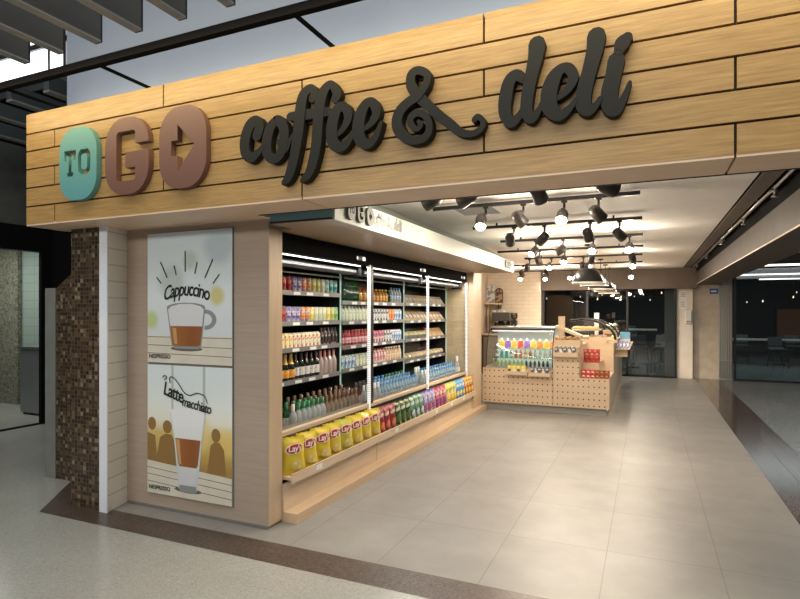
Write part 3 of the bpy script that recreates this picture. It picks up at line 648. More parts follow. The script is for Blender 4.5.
# ------------------------------------------------------------------ product prototypes
ME = {}
def mesh_of(key, fn, mats):
    if key not in ME: ME[key] = finish(fn(), key.split('|')[0], mats)
    return ME[key]
def L(prof, seg=12):
    bm = bmesh.new(); lathe(bm, prof, seg); return bm
def colr(name, col, rough=.35, metal=0): return plain('c_'+name, col, rough, metal)
def product(kind, name, label, cat, group, loc, body, cap=None, band=None, rz=0, s=1.0):
    """kind -> root mesh with parts"""
    def root(me):
        o = obj(name, me, None, None, loc, (0,0,rz)); o.scale = (s,s,s); return tag(o, label, cat, group)
    def part(pn, me): return None
    mk = lambda pn, key, fn, m, r: obj(pn, mesh_of(key, fn, m), None, r)
    bn = body.name; cn = cap.name if cap else ''; ln = band.name if band else ''
    if kind == 'can':
        r = root(mesh_of('can|'+bn, lambda: L([(0,0),(.026,0),(.033,.010),(.033,.128),(.028,.14)]), body))
        mk('lid', 'lid', lambda: L([(.028,.14),(.029,.146),(.026,.143),(0,.143)]), STEEL, r)
    elif kind == 'slim_bottle':
        r = root(mesh_of('slim|'+bn, lambda: L([(0,0),(.030,0),(.032,.01),(.032,.105),(.024,.135),(.014,.15),(.014,.165)]), body))
        mk('cap', 'scap|'+cn, lambda: L([(.016,.160),(.016,.178),(0,.178)]), cap, r)
        if band: mk('bottle_label', 'slab|'+ln, lambda: L([(.0328,.03),(.0328,.09)]), band, r)
    elif kind == 'wine':
        r = root(mesh_of('wine|'+bn, lambda: L([(0,0),(.036,0),(.038,.01),(.038,.13),(.028,.165),(.0145,.19),(.0145,.235)]), body))
        mk('foil', 'wfoil|'+cn, lambda: L([(.0158,.185),(.0158,.248),(0,.248)]), cap, r)
        if band: mk('bottle_label', 'wlab|'+ln, lambda: L([(.0388,.035),(.0388,.115)]), band, r)
    elif kind == 'champagne':
        r = root(mesh_of('champ|'+bn, lambda: L([(0,0),(.040,0),(.042,.01),(.042,.11),(.030,.16),(.018,.19),(.016,.2)]), body))
        mk('foil', 'cfoil|'+cn, lambda: L([(.0318,.157),(.020,.19),(.0175,.225),(.021,.24),(.018,.258),(0,.26)]), cap, r)
        if band: mk('bottle_label', 'clab|'+ln, lambda: L([(.0428,.03),(.0428,.105)]), band, r)
    elif kind == 'water':
        r = root(mesh_of('water|'+bn, lambda: L([(0,0),(.030,0),(.034,.012),(.034,.07),(.031,.085),(.034,.10),(.034,.14),(.022,.175),(.013,.19),(.013,.2)]), body))
        mk('cap', 'wcap|'+cn, lambda: L([(.016,.196),(.016,.218),(0,.218)]), cap, r)
        if band: mk('bottle_label', 'walab|'+ln, lambda: L([(.0348,.055),(.0325,.085),(.0348,.102),(.0348,.125)]), band, r)
    elif kind == 'carton':
        def f():
            bm = bmesh.new(); box(bm, -.028,.028,-.030,.030,0,.12); prism(bm, [(-.028,.12),(.028,.12),(.004,.145),(-.004,.145)], -.030, .030, 'Y'); return bm
        r = root(mesh_of('carton|'+bn, f, body))
        if cap: mk('cap', 'carcap|'+cn, lambda: L([(.010,.128),(.010,.152),(0,.152)], 10), cap, r)
    elif kind == 'sandwich':
        def f():
            bm = bmesh.new(); prism(bm, [(-.07,0),(.07,0),(-.07,.125)], -.036, .036, 'Y'); return bm
        r = root(mesh_of('sandw|'+bn, f, body))
        def g():
            bm = bmesh.new()
            v = [bm.verts.new(p) for p in ((.071,-.034,.004),(.071,.034,.004),(-.066,.034,.1265),(-.066,-.034,.1265))]
            bm.faces.new(v); return bm
        mk('filling', 'sfill|'+cn, g, cap, r)
        def h():
            bm = bmesh.new()
            v = [bm.verts.new(p) for p in ((.030,-.022,.0445),(.030,.022,.0445),(-.012,.022,.082),(-.012,-.022,.082))]
            bm.faces.new(v); return bm
        if band: mk('sticker', 'sstick|'+ln, h, band, r)
    elif kind == 'bowl':
        r = root(mesh_of('bowl|'+bn, lambda: L([(0,0),(.05,0),(.075,.05),(.078,.055)], 14), body))
        def g():
            bm = bmesh.new(); lathe(bm, [(.076,.052),(.066,.078),(.045,.092),(.02,.1),(0,.10)], 14)
            for v in bm.verts: v.co += Vector((random.uniform(-1,1), random.uniform(-1,1), random.uniform(-1,1)))*.006
            return bm
        mk('salad', 'salad|'+cn, g, cap, r)
    elif kind == 'bread':
        def f():
            bm = bmesh.new(); lathe(bm, [(0,0),(.03,.01),(.043,.04),(.045,.09),(.040,.14),(.026,.17),(0,.18)], 10)
            for v in bm.verts: v.co = Vector((v.co.z-.09, v.co.x*1.0, v.co.y*.9+.042))
            return bm
        r = root(mesh_of('bread|'+bn, f, body))
        if cap:
            def g():
                bm = bmesh.new(); quadgrid(bm, lambda a, b: (.02+.05*a, -.03+.06*b, .083-.12*(b-.5)**2), 3, 6); return bm
            mk('paper_label', 'blab|'+cn, g, cap, r)
    return r

RED = printed('can_red', (.55,.02,.02), (.70,.62,.58), 28); DRED = printed('can_dark_red', (.30,.015,.02), (.6,.12,.1), 28)
PURP = printed('can_purple', (.20,.12,.42), (.48,.45,.66), 34, c3=(.75,.72,.78)); ORG = printed('can_orange', (.78,.24,.03), (.8,.5,.3), 30, c3=(.25,.22,.5))
OLV = printed('can_olive', (.45,.48,.12), (.66,.66,.36), 28); PALE = printed('can_pale', (.62,.68,.45), (.75,.76,.62), 26)
TEALC = printed('can_teal', (.04,.38,.42), (.4,.65,.65), 28); WTEAL = printed('can_white_teal', (.68,.74,.72), (.2,.55,.55), 24)
YEL = printed('can_yellow', (.80,.62,.08), (.82,.76,.4), 28); GRN = printed('can_green', (.18,.5,.12), (.5,.68,.3), 28)
RW = printed('can_red_white', (.68,.60,.58), (.55,.05,.05), 26)
CREAM = printed('carton_cream', (.82,.76,.58), (.70,.22,.15), 30, thr=.58); CREAMY = printed('carton_yellow_top', (.84,.74,.40), (.8,.35,.2), 30, thr=.58)
COLA = printed('dark_bottle_print', (.03,.018,.016), (.35,.3,.3), 26, thr=.6)
DKGLASS = liquid('dark_glass', (.015,.022,.014)); GRNGLASS = liquid('green_glass', (.02,.14,.05)); BRNGLASS = liquid('brown_glass', (.16,.07,.025))
CLRB = liquid('clear_bottle', (.62,.66,.68)); PINKB = liquid('rose_bottle', (.62,.50,.48)); ORGB = liquid('orange_bottle', (.72,.26,.03)); AMBB = liquid('amber_bottle', (.62,.34,.06))
BLUB = liquid('blue_water', (.42,.62,.74)); AMBCL = liquid('pale_amber_bottle', (.34,.24,.17)); REDB = liquid('red_bottle', (.55,.04,.06)); 
GOLD = plain('gold_foil', (.62,.42,.12), .3, .7); WLAB = printed('white_label', (.74,.72,.70), (.35,.33,.32), 40, thr=.6); OLAB = printed('orange_label', (.72,.33,.05), (.8,.5,.15), 30)
PINKF = plain('pink_foil', (.55,.22,.24), .4); DKF = plain('dark_foil', (.04,.02,.025), .4); GCAP = plain('green_cap', (.02,.20,.07), .4); BCAP = plain('blue_cap', (.06,.24,.55), .4); WCAP = plain('white_cap', (.75,.75,.73), .4)
YCAP = plain('yellow_cap', (.75,.55,.08), .4); RCAP = plain('red_cap', (.55,.04,.04), .4); BRCAP = plain('brown_cap', (.13,.065,.03), .3)
BLAB = printed('blue_label', (.10,.26,.60), (.7,.75,.8), 34); PKLAB = printed('pink_label', (.70,.28,.33), (.82,.7,.68), 30); RLAB = printed('red_label', (.62,.08,.08), (.8,.6,.5), 30)
WBC = printed('carton_white_black', (.70,.70,.68), (.10,.11,.14), 26, thr=.56); RBC = printed('carton_white_red', (.72,.70,.68), (.6,.1,.09), 26, c3=(.12,.2,.5)); ORC = printed('carton_orange_red', (.72,.18,.06), (.78,.4,.12), 26); BLC = printed('carton_blue', (.16,.36,.66), (.75,.78,.78), 26)
PWC = printed('carton_pale', (.74,.76,.66), (.5,.6,.35), 26, thr=.58); PKC = printed('cup_pink', (.72,.30,.32), (.82,.74,.7), 24); CRC = printed('cup_cream', (.82,.70,.52), (.7,.45,.28), 22)
BREADM = printed('sandwich_wrap', (.36,.27,.18), (.58,.50,.40), 30); FILL1 = gradz('sandwich_filling', [(0,(.10,.07,.05)),(.10,(.66,.58,.44)),(.40,(.34,.12,.05)),(.50,(.20,.24,.06)),(.60,(.66,.58,.44)),(.90,(.10,.07,.05))], -.034, .034, .4, 1, 'CONSTANT'); LEAFM = printed('salad_mix', (.24,.32,.07), (.62,.55,.30), 45, c3=(.55,.22,.1)); FILL2 = gradz('wrap_filling', [(0,(.10,.06,.03)),(.10,(.58,.38,.18)),(.36,(.62,.52,.36)),(.48,(.28,.13,.05)),(.62,(.58,.38,.18)),(.90,(.10,.06,.03))], -.034, .034, .4, 1, 'CONSTANT')
LOAF = printed('baguette', (.68,.50,.27), (.80,.70,.50), 20); CLRPK = liquid('clear_pack', (.6,.6,.56))

def row(cab, shelf, z, x, ystart, pitch, seq, group, ref, jitter=.003, s=1.0):
    y = ystart; n = {}
    for kind, nm, desc, cat, body, cap, band in seq:
        n[desc] = n.get(desc, 0) + 1
        lab = '%s %s from %s, %s, %s' % (ORD[n[desc]-1], desc, ref, shelf, near[cab])
        product(kind, nm, lab, cat, group, (x + random.uniform(-jitter, jitter), y, z + .001), body, cap, band, random.uniform(-.3,.3) if kind not in ('carton','sandwich','bread') else (random.uniform(-.75,-.45) if kind == 'sandwich' else random.uniform(-.3,.3) if kind == 'bread' else random.uniform(-.06,.06)), s)
        y += pitch
def rep(n, *a): return [a]*n
def can(n, desc, m): return rep(n, 'can', 'soda_can', desc + ' can', 'can', m, None, None)
POST = 'the near post'; DIV = 'the glass divider'
def fill(cab, shelf, z, x, y0, y1, seq, group, ref, s=1.0):
    row(cab, shelf, z, x, y0, (y1-y0)/max(1, len(seq)-1), seq, group, ref, s=s*.95)
S = SHELFZ
# nearest cooler (the strip of it that shows between end post and glass divider)
fill(0, 'top shelf', S[0][0], -2.995, 4.07, 5.06, can(1,'red',RED)+can(2,'dark red',DRED)+can(2,'purple',PURP)+can(2,'orange',ORG)+can(2,'olive green',OLV)+can(1,'pale green',PALE)+can(1,'white and teal',WTEAL)+can(2,'teal',TEALC), 'soda cans on the top shelf', POST)
fill(0, 'second shelf', S[0][1], -2.995, 4.07, 5.07, can(1,'red and white',RW)+can(1,'dark red',DRED)+can(3,'purple',PURP)+can(2,'orange',ORG)+can(1,'yellow',YEL)+can(3,'pale green',PALE)+can(1,'bright yellow',YEL)+can(1,'olive',OLV)+can(1,'green',GRN), 'soda cans on the second shelf', POST)
fill(0, 'third shelf', S[0][2], -2.995, 4.05, 5.06, rep(4,'carton','juice_carton','yellow topped cream carton','carton',CREAMY,None,None)+rep(7,'carton','juice_carton','cream carton','carton',CREAM,None,None)+rep(5,'slim_bottle','drink_bottle','dark bottle','bottle',COLA,DKF,None), 'juice on the third shelf', POST)
fill(0, 'fourth shelf', S[0][3], -2.995, 4.10, 5.04, rep(3,'champagne','wine_bottle','gold foil wine bottle','bottle',DKGLASS,GOLD,OLAB)+rep(5,'wine','wine_bottle','dark wine bottle','bottle',DKGLASS,DKF,WLAB)+rep(4,'wine','wine_bottle','clear pink topped wine bottle','bottle',PINKB,PINKF,None), 'wine on the fourth shelf', POST)
fill(0, 'bottom deck front', .585, -2.73, 3.93, 4.40, rep(1,'wine','drink_bottle','clear white topped bottle','bottle',CLRB,WCAP,None)+rep(6,'wine','drink_bottle','green necked bottle','bottle',CLRB,GCAP,None), 'bottles on the bottom deck', POST)
fill(0, 'bottom deck front', .585, -2.74, 4.48, 5.05, rep(8,'wine','drink_bottle','pale amber bottle','bottle',AMBCL,BRCAP,None), 'bottles on the bottom deck', POST)
fill(0, 'bottom deck middle', .585, -2.83, 3.98, 4.36, rep(5,'wine','drink_bottle','green glass bottle','bottle',GRNGLASS,GCAP,WLAB), 'bottles on the bottom deck', POST)
fill(0, 'bottom deck middle', .585, -2.83, 4.43, 5.07, rep(8,'wine','drink_bottle','brown glass bottle','bottle',BRNGLASS,BRCAP,None), 'bottles on the bottom deck', POST)
fill(0, 'bottom deck back', .585, -2.92, 4.02, 5.07, rep(11,'wine','drink_bottle','brown beer bottle','bottle',BRNGLASS,BRCAP,WLAB), 'bottles on the bottom deck', POST, s=1.08)
# middle cooler
fill(1, 'top shelf', S[1][0], -2.995, 5.21, 6.72, rep(5,'wine','drink_bottle','green bottle','bottle',GRNGLASS,GCAP,None)+rep(5,'slim_bottle','drink_bottle','orange drink bottle','bottle',ORGB,RCAP,OLAB)+rep(4,'slim_bottle','drink_bottle','amber drink bottle','bottle',AMBB,YCAP,OLAB)+rep(1,'slim_bottle','drink_bottle','green capped bottle','bottle',GRNGLASS,GCAP,None)+rep(4,'water','drink_bottle','clear water bottle','bottle',CLRB,BCAP,BLAB), 'bottles on the top shelf', DIV, s=.95)
fill(1, 'second shelf', S[1][1], -2.995, 5.21, 6.72, rep(9,'slim_bottle','drink_bottle','pale milk bottle','bottle',PWC,WCAP,None)+rep(6,'carton','juice_carton','black and white carton','carton',WBC,None,None)+rep(2,'carton','juice_carton','orange red carton','carton',ORC,RCAP,None)+rep(3,'carton','juice_carton','blue carton','carton',BLC,RCAP,None), 'cartons on the second shelf', DIV)
fill(1, 'third shelf', S[1][2], -2.995, 5.21, 6.72, rep(10,'slim_bottle','drink_bottle','red drink bottle','bottle',REDB,RCAP,PKLAB)+rep(4,'carton','juice_carton','white and red carton','carton',RBC,RCAP,None)+rep(3,'carton','juice_carton','black and white carton','carton',WBC,RCAP,None)+rep(4,'carton','juice_carton','blue carton','carton',BLC,RCAP,None), 'cartons on the third shelf', DIV)
fill(1, 'fourth shelf', S[1][3], -2.995, 5.21, 6.72, rep(4,'carton','juice_carton','blue milk carton','carton',BLC,None,None)+rep(5,'carton','juice_carton','pale milk carton','carton',PWC,None,None)+rep(5,'slim_bottle','drink_bottle','pink yoghurt bottle','bottle',PKC,RCAP,None)+rep(6,'slim_bottle','drink_bottle','cream yoghurt bottle','bottle',CRC,WCAP,None), 'dairy on the fourth shelf', DIV)
fill(1, 'bottom deck front', .585, -2.74, 5.24, 6.66, rep(5,'wine','drink_bottle','clear bottle','bottle',CLRB,WCAP,None)+rep(13,'water','drink_bottle','blue water bottle','bottle',BLUB,BCAP,BLAB), 'bottles on the bottom deck', DIV)
fill(1, 'bottom deck middle', .585, -2.84, 5.24, 6.68, rep(5,'wine','drink_bottle','dark beer bottle','bottle',BRNGLASS,DKF,RLAB)+rep(12,'water','drink_bottle','tall blue water bottle','bottle',BLUB,BCAP,None), 'bottles on the bottom deck', DIV, s=1.12)
fill(1, 'bottom deck back', .585, -2.935, 5.70, 6.68, rep(5,'water','drink_bottle','back blue water bottle','bottle',BLUB,BCAP,None)+rep(6,'water','drink_bottle','green capped water bottle','bottle',CLRB,GCAP,None), 'bottles on the bottom deck', DIV, s=1.2)
# farthest cooler
fill(2, 'top shelf', S[2][0], -3.02, 6.90, 8.40, rep(12,'sandwich','sandwich_pack','wedge sandwich pack','sandwich',BREADM,FILL1,WLAB), 'sandwiches on the top shelf', DIV)
fill(2, 'second shelf', S[2][1], -3.02, 6.90, 8.40, rep(12,'sandwich','sandwich_pack','wedge sandwich pack','sandwich',BREADM,FILL2,WLAB), 'sandwiches on the second shelf', DIV)
fill(2, 'third shelf', S[2][2], -3.03, 6.95, 7.75, rep(6,'bowl','salad_bowl','green salad bowl','salad',CLRPK,LEAFM,None), 'salads on the third shelf', DIV)
fill(2, 'third shelf', S[2][2], -3.02, 7.88, 8.40, rep(5,'sandwich','wrap_pack','brown wrap pack','sandwich',BREADM,FILL2,None), 'wraps on the third shelf', DIV)
fill(2, 'fourth shelf', S[2][3], -3.05, 6.92, 8.38, rep(11,'bread','bread_roll','wrapped bread roll','bread',LOAF,WLAB,None), 'bread on the fourth shelf', DIV)
fill(2, 'bottom deck front', .585, -2.74, 6.92, 8.2, rep(3,'wine','drink_bottle','clear bottle','bottle',CLRB,WCAP,None)+rep(11,'water','drink_bottle','blue water bottle','bottle',BLUB,BCAP,BLAB), 'bottles on the bottom deck', DIV)
fill(2, 'bottom deck middle', .585, -2.84, 6.92, 8.40, rep(2,'wine','drink_bottle','tall clear bottle','bottle',CLRB,WCAP,None)+rep(13,'water','drink_bottle','tall blue water bottle','bottle',BLUB,BCAP,None), 'bottles on the bottom deck', DIV, s=1.15)
tag(product('wine','drink_bottle','x','bottle','bottles on the bottom deck',(-2.74,8.40,.585),CLRB,WCAP,WLAB,0,1.3), 'large clear white labelled bottle standing beside the far end panel', 'bottle')

# ------------------------------------------------------------------ snack bags
def bag_depth(a, b, th):
    """a,b in 0..1 across the bag; half thickness"""
    e = math.sin(PI*min(max(a,0),1))**.55 if 0 < a < 1 else 0
    t = max(0.0, min(1.0, (b-.06)/.88)); v = math.sin(PI*t)**.5 if 0 < t < 1 else 0
    return th*e*v
def bag_mesh(w, h, th, mat, seed):
    rnd = random.Random(seed); bm = bmesh.new(); nu, nv = 12, 16
    ph = rnd.uniform(0, 6)
    for side in (1, -1):
        def fn(a, b, side=side):
            d = bag_depth(a, b, th) + .003
            wr = .004*math.sin(9*a+ph+5*b)*math.sin(7*b+ph) if .05 < b < .95 and .02 < a < .98 else 0
            pin = 1 - .10*math.sin(PI*b)
            return (side*(d+wr), (a-.5)*w*pin, b*h + (.004*math.sin(a*26+ph) if b > .97 else 0))
        quadgrid(bm, fn, nu, nv)
    return finish(bm, 'bag', mat)
def patch(fn2, w, h, th, off, n=24, rings=4):
    """ellipse patch lying on the bag front; fn2(r, ang)->(a,b)"""
    bm = bmesh.new(); R_ = []
    for q in range(rings+1):
        ring = []
        for k in range(n if q else 1):
            a, b = fn2(q/rings, 2*PI*k/n); ring.append(bm.verts.new((bag_depth(a,b,th)+off, (a-.5)*w*(1-.10*math.sin(PI*b)), b*h)))
        R_.append(ring)
    for k in range(n): bm.faces.new([R_[0][0], R_[1][k], R_[1][(k+1)%n]])
    for q in range(1, rings):
        for k in range(n): bm.faces.new([R_[q][k], R_[q+1][k], R_[q+1][(k+1)%n], R_[q][(k+1)%n]])
    return bm
def ontobag(me, w, h, th, off, a0, b0):
    for v in me.vertices:
        a, b = a0 + v.co.x/w, b0 + v.co.y/h
        v.co = Vector((bag_depth(a,b,th)+off, (a-.5)*w*(1-.10*math.sin(PI*b)), b*h))
    return me
BW, BH, BT = .20, .285, .042
YBAG = plain('bag_yellow', (.80,.60,.045), .28, var=.06); LIMEBAG = plain('bag_lime_yellow', (.66,.60,.07), .28, var=.06)
LOGOR = plain('logo_red', (.42,.02,.025), .4); LOGOW = plain('logo_cream', (.88,.82,.70), .4); CHIP = printed('chip_print', (.80,.62,.18), (.86,.74,.38), 30)
m_or = finish(patch(lambda r, t: (.5+.40*r*math.cos(t), .68+.14*r*math.sin(t)+.03*r*math.cos(t)), BW, BH, BT, .0095), 'logo_rim', LOGOW)
m_lr = finish(patch(lambda r, t: (.5+.365*r*math.cos(t), .68+.118*r*math.sin(t)+.03*r*math.cos(t)), BW, BH, BT, .0105), 'logo', LOGOR)
m_tx = setmat(ontobag(textmesh("Lay's", .066, 0, .2, .0012, space=.95), BW, BH, BT, .0125, .5, .685), LOGOW)
m_ch = finish(patch(lambda r, t: (.58+.24*r*math.cos(t), .25+.14*r*math.sin(t)), BW, BH, BT, .0095), 'chip_print', CHIP)
ybag = bag_mesh(BW, BH, BT, YBAG, 1); lbag = bag_mesh(BW, BH, BT, LIMEBAG, 2)
ybag_t = None
def yellow_bag(y, x, tilt, rz, label, me, big=1.0):
    t = thing('crisp_bag', label, 'crisps', (x, y, .337), (0, R(tilt), R(rz)), 'yellow crisp bags on the snack ledge')
    t.scale = (big,)*3
    obj('bag', me, None, t); 
    lg = obj('logo', m_lr, None, t); obj('logo_rim', m_or, None, lg); obj('logo_lettering', m_tx, None, lg); obj('chip_picture', m_ch, None, t)
front = [(3.645,0),(3.85,0),(4.06,0),(4.25,0),(4.45,1),(4.655,0),(4.85,0),(5.045,0)]
desc = ['yellow crisp bag closest to the wooden end post, seen edge on', 'full yellow crisp bag second from the wooden end post', 'third yellow crisp bag from the wooden end post', 'fourth yellow crisp bag from the post, left of the lime bag', 'lime yellow crisp bag in the middle of the yellow row', 'yellow crisp bag directly right of the lime one', 'second to last yellow crisp bag before the red bags', 'last yellow crisp bag, touching the red bags']
for i, (y, l) in enumerate(front): yellow_bag(y, -2.522, -7, [-34,-20,-22,-18,-24,-20,-14,-20][i], desc[i], lbag if l else ybag)
kinds = {
 'maroon': (printed('bag_maroon', (.30,.035,.05), (.45,.10,.10), 12), (.62,.16,.05), (.80,.62,.5)),
 'green': (printed('bag_green', (.10,.30,.05), (.04,.06,.03), 14, c3=(.5,.5,.2)), (.10,.13,.05), (.75,.8,.65)),
 'blue and green': (printed('bag_blue_green', (.05,.14,.36), (.16,.36,.14), 14, c3=(.55,.6,.6)), (.5,.55,.5), (.7,.75,.8)),
 'purple': (printed('bag_purple', (.15,.10,.36), (.34,.30,.55), 16, c3=(.65,.6,.7)), (.45,.12,.2), (.75,.7,.85)),
 'crimson': (printed('bag_crimson', (.40,.035,.09), (.58,.22,.25), 16), (.25,.08,.25), (.8,.6,.6)),
 'white and yellow': (printed('bag_white_yellow', (.74,.68,.42), (.72,.60,.10), 13, c3=(.45,.5,.15)), (.75,.5,.05), (.35,.5,.15)),
 'blue': (printed('bag_blue', (.06,.24,.52), (.16,.42,.68), 14), (.6,.6,.3), (.8,.85,.9)),
 'red and yellow': (printed('bag_red_yellow', (.52,.09,.05), (.72,.48,.08), 14), (.7,.45,.08), (.85,.7,.3))}
order = ['maroon']*3 + ['green']*3 + ['blue and green']*3 + ['purple']*3 + ['crimson']*3 + ['white and yellow']*3 + ['blue']*3 + ['red and yellow']*3
nb = {}
bags = {k: bag_mesh(.146, .27, .032, v[0], hash(k) % 97 if False else len(k)) for k, v in kinds.items()}
y = 5.20
for k in order:
    nb[k] = nb.get(k, 0)+1
    lab = '%s %s snack bag counted from the yellow crisp bags, on the ledge' % (ORD[nb[k]-1], k)
    t = thing('snack_bag', lab, 'snack bag', (-2.522, y, .337), (0, R(-7), R(random.uniform(-20,-6))), 'small snack bags on the ledge')
    obj('bag', bags[k], None, t)
    key = 'title|'+k
    if key not in ME: ME[key] = finish(patch(lambda r, q: (.5+.33*r*math.cos(q), .70+.065*r*math.sin(q)+.05*r*math.cos(q)), .146, .27, .032, .009), 'title', plain('ti_'+k, tuple(c*.8 for c in kinds[k][2]), .4))
    obj('brand_patch', ME[key], None, t)
    key = 'pic|'+k
    if key not in ME: ME[key] = finish(patch(lambda r, q: (.55+.28*r*math.cos(q), .30+.15*r*math.sin(q)), .146, .27, .032, .009), 'pic', printed('pi_'+k, kinds[k][1], tuple(min(1,c*1.5) for c in kinds[k][1]), 30))
    obj('snack_picture', ME[key], None, t)
    y += (8.42-5.20)/(len(order)-1)

# ------------------------------------------------------------------ ceiling tracks, spotlights, pendants
BEAMC = (1, .85, .67)
tracks = [(3.87,-1.75,-.02,'track hidden behind the fascia'),(5.11,-1.9,-.06,''),(6.48,-1.9,-.055,''),(7.85,-1.9,-.055,''),(9.21,-2.28,-.06,''),(10.55,-2.1,-.08,''),(12.1,-3.3,-.09,''),(13.9,-3.6,-.3,'')]
for i, (y, x0, x1, _) in enumerate(tracks):
    t = thing('lighting_track', '%s black lighting track from the fascia, under the white ceiling' % ORD[i], 'track', ((x0+x1)/2, y, 2.65), group='black lighting tracks across the ceiling')
    w = (x1-x0)/2
    obj('rail', B(-w, w, -.018, .018, -.062, -.03), BLACKM, t)
    obj('hanger', B((-w*.7-.01,-w*.7+.01,-.01,.01,-.03,0),(w*.7-.01,w*.7+.01,-.01,.01,-.03,0)), BLACKM, t)
    obj('end_cap', B((-w-.008,-w,-.02,.02,-.064,-.028),(w,w+.008,-.02,.02,-.064,-.028)), BLACK, t)
def head_mesh():
    bm = bmesh.new()   # axis +Z is the beam direction
    lathe(bm, [(0,-.085),(.03,-.083),(.05,-.07),(.06,-.04),(.062,.085),(.056,.085),(.054,.06)], 18); return bm
HEADM = finish(head_mesh(), 'lamp_head', plain('lamp_bronze', (.045,.04,.037), .4, .3))
LENM = {True: finish((lambda bm: (lathe(bm, [(0,.078),(.03,.076),(.055,.066)], 18), bm)[1])(bmesh.new()), 'lens_on', LENS), False: finish((lambda bm: (lathe(bm, [(0,.062),(.055,.062)], 18), bm)[1])(bmesh.new()), 'lens_off', LENSOFF)}
def spot(i, x, y, ty, direction, lit, label, power=58):
    """lamp on the track at y=ty; direction is where its beam points"""
    t = thing('spotlight', label, 'spotlight', (x, y, 2.60), group='track spotlights under the ceiling')
    bm = bmesh.new(); box(bm, -.025, .025, ty-y-.014, ty-y+.014, -.03, -.012); tube(bm, [(0, ty-y, -.02), (0, ty-y, -.09)], .011, 8)
    obj('adapter', bm, BLACKM, t)
    d = Vector(direction).normalized(); q = d.to_track_quat('Z', 'Y')
    bm = bmesh.new(); tube(bm, [(0, ty-y, -.085), (0, 0, -.115)], .012, 8); obj('bracket', bm, BLACKM, t)
    h = obj('lamp_head', HEADM, None, t); h.scale = (.86,.86,.86); h.location = (0, 0, -.175); h.rotation_mode = 'QUATERNION'; h.rotation_quaternion = q
    obj('lens', LENM[lit], None, h)
    ld = bpy.data.lights.new('spot_lamp', 'SPOT'); ld.energy = power; ld.color = BEAMC; ld.spot_size = R(95); ld.spot_blend = .8; ld.shadow_soft_size = .04
    lo = bpy.data.objects.new('spot_lamp', ld); COL.objects.link(lo)
    lo.location = Vector((x, y, 2.425)) + d*.10; lo.rotation_mode = 'QUATERNION'; lo.rotation_quaternion = d.to_track_quat('-Z', 'Y')
    if lit:
        pd = bpy.data.lights.new('spill_fill', 'POINT'); pd.energy = 19 if y > 4.5 else 3; pd.color = BEAMC; pd.shadow_soft_size = .05  # extra point lamp added so lit heads brighten the ceiling
        po = bpy.data.objects.new('spill_fill', pd); COL.objects.link(po); po.location = Vector((x, y, 2.425)) + d*.16
SP = [(-1.445,3.863,3.87,(-.9,.15,-.35),1),(-1.177,3.864,3.87,(-.8,.3,-.3),1),(-.687,3.9,3.87,(.2,.8,-.7),0),(-.242,3.88,3.87,(.75,.55,-.35),0),
 (-1.383,4.94,5.11,(.1,-.55,-.75),1),(-1.032,4.92,5.11,(.5,.35,-.6),0),(-.671,4.965,5.11,(0,-.75,-.65),1),(-.383,4.93,5.11,(.55,.45,-.65),0),
 (-1.417,6.27,6.48,(-.1,.7,-.6),0),(-1.068,6.375,6.48,(-.6,.4,-.5),0),(-.574,6.24,6.48,(.25,.5,-.9),0),(-.271,6.33,6.48,(.5,.75,-.45),0),
 (-1.412,7.707,7.85,(-.35,-.55,-.55),1),(-1.048,7.66,7.85,(-.75,-.1,-.45),0),(-.655,7.645,7.85,(0,-.75,-.6),1),(-.209,7.658,7.85,(0,-.7,-.6),1),
 (-1.595,9.096,9.21,(.1,.7,-.6),0),(-.777,9.0,9.21,(0,.6,-.8),0),(-.206,9.082,9.21,(.1,.7,-.5),0),(-1.2,9.1,9.21,(0,-.6,-.6),1),
 (-1.614,10.3,10.55,(.1,-.7,-.5),1),(-2.016,10.35,10.55,(-.2,.6,-.7),0),(-.223,10.5,10.55,(-.05,-.75,-.5),1),(-1.05,10.4,10.55,(.1,.6,-.7),0),
 (-2.8,13.463,13.9,(.15,-.75,-.6),1),(-2.249,13.7,13.9,(.15,-.75,-.6),1),(-1.647,13.5,13.9,(.1,-.75,-.5),1),(-.33,13.75,13.9,(0,-.8,-.5),1),(-2.45,11.95,12.1,(.2,.6,-.6),0),(-1.95,12.0,12.1,(.2,.5,-.7),0)]
tcount = {}
for i, (x, y, ty, d, lit) in enumerate(SP):
    ti = [q[0] for q in tracks].index(ty); tcount[ti] = tcount.get(ti, 0)+1
    # ordinal along the track by x
    same = sorted([s_[0] for s_ in SP if s_[2] == ty]); n = same.index(x)
    pw = 12 if (ty == 3.87 and d[0] < -.5) else 38 if (ty == 5.11 and lit) else 300 if ty == 12.1 else 30 if d[0] < -.5 else 14 if (d[0] > .4 and ty < 7) else 58
    spot(i, x, y, ty, d, bool(lit), '%s black spotlight from left on the %s track from the fascia%s' % (ORD[n], ORD[ti], ', lens glowing' if lit else ''), pw)
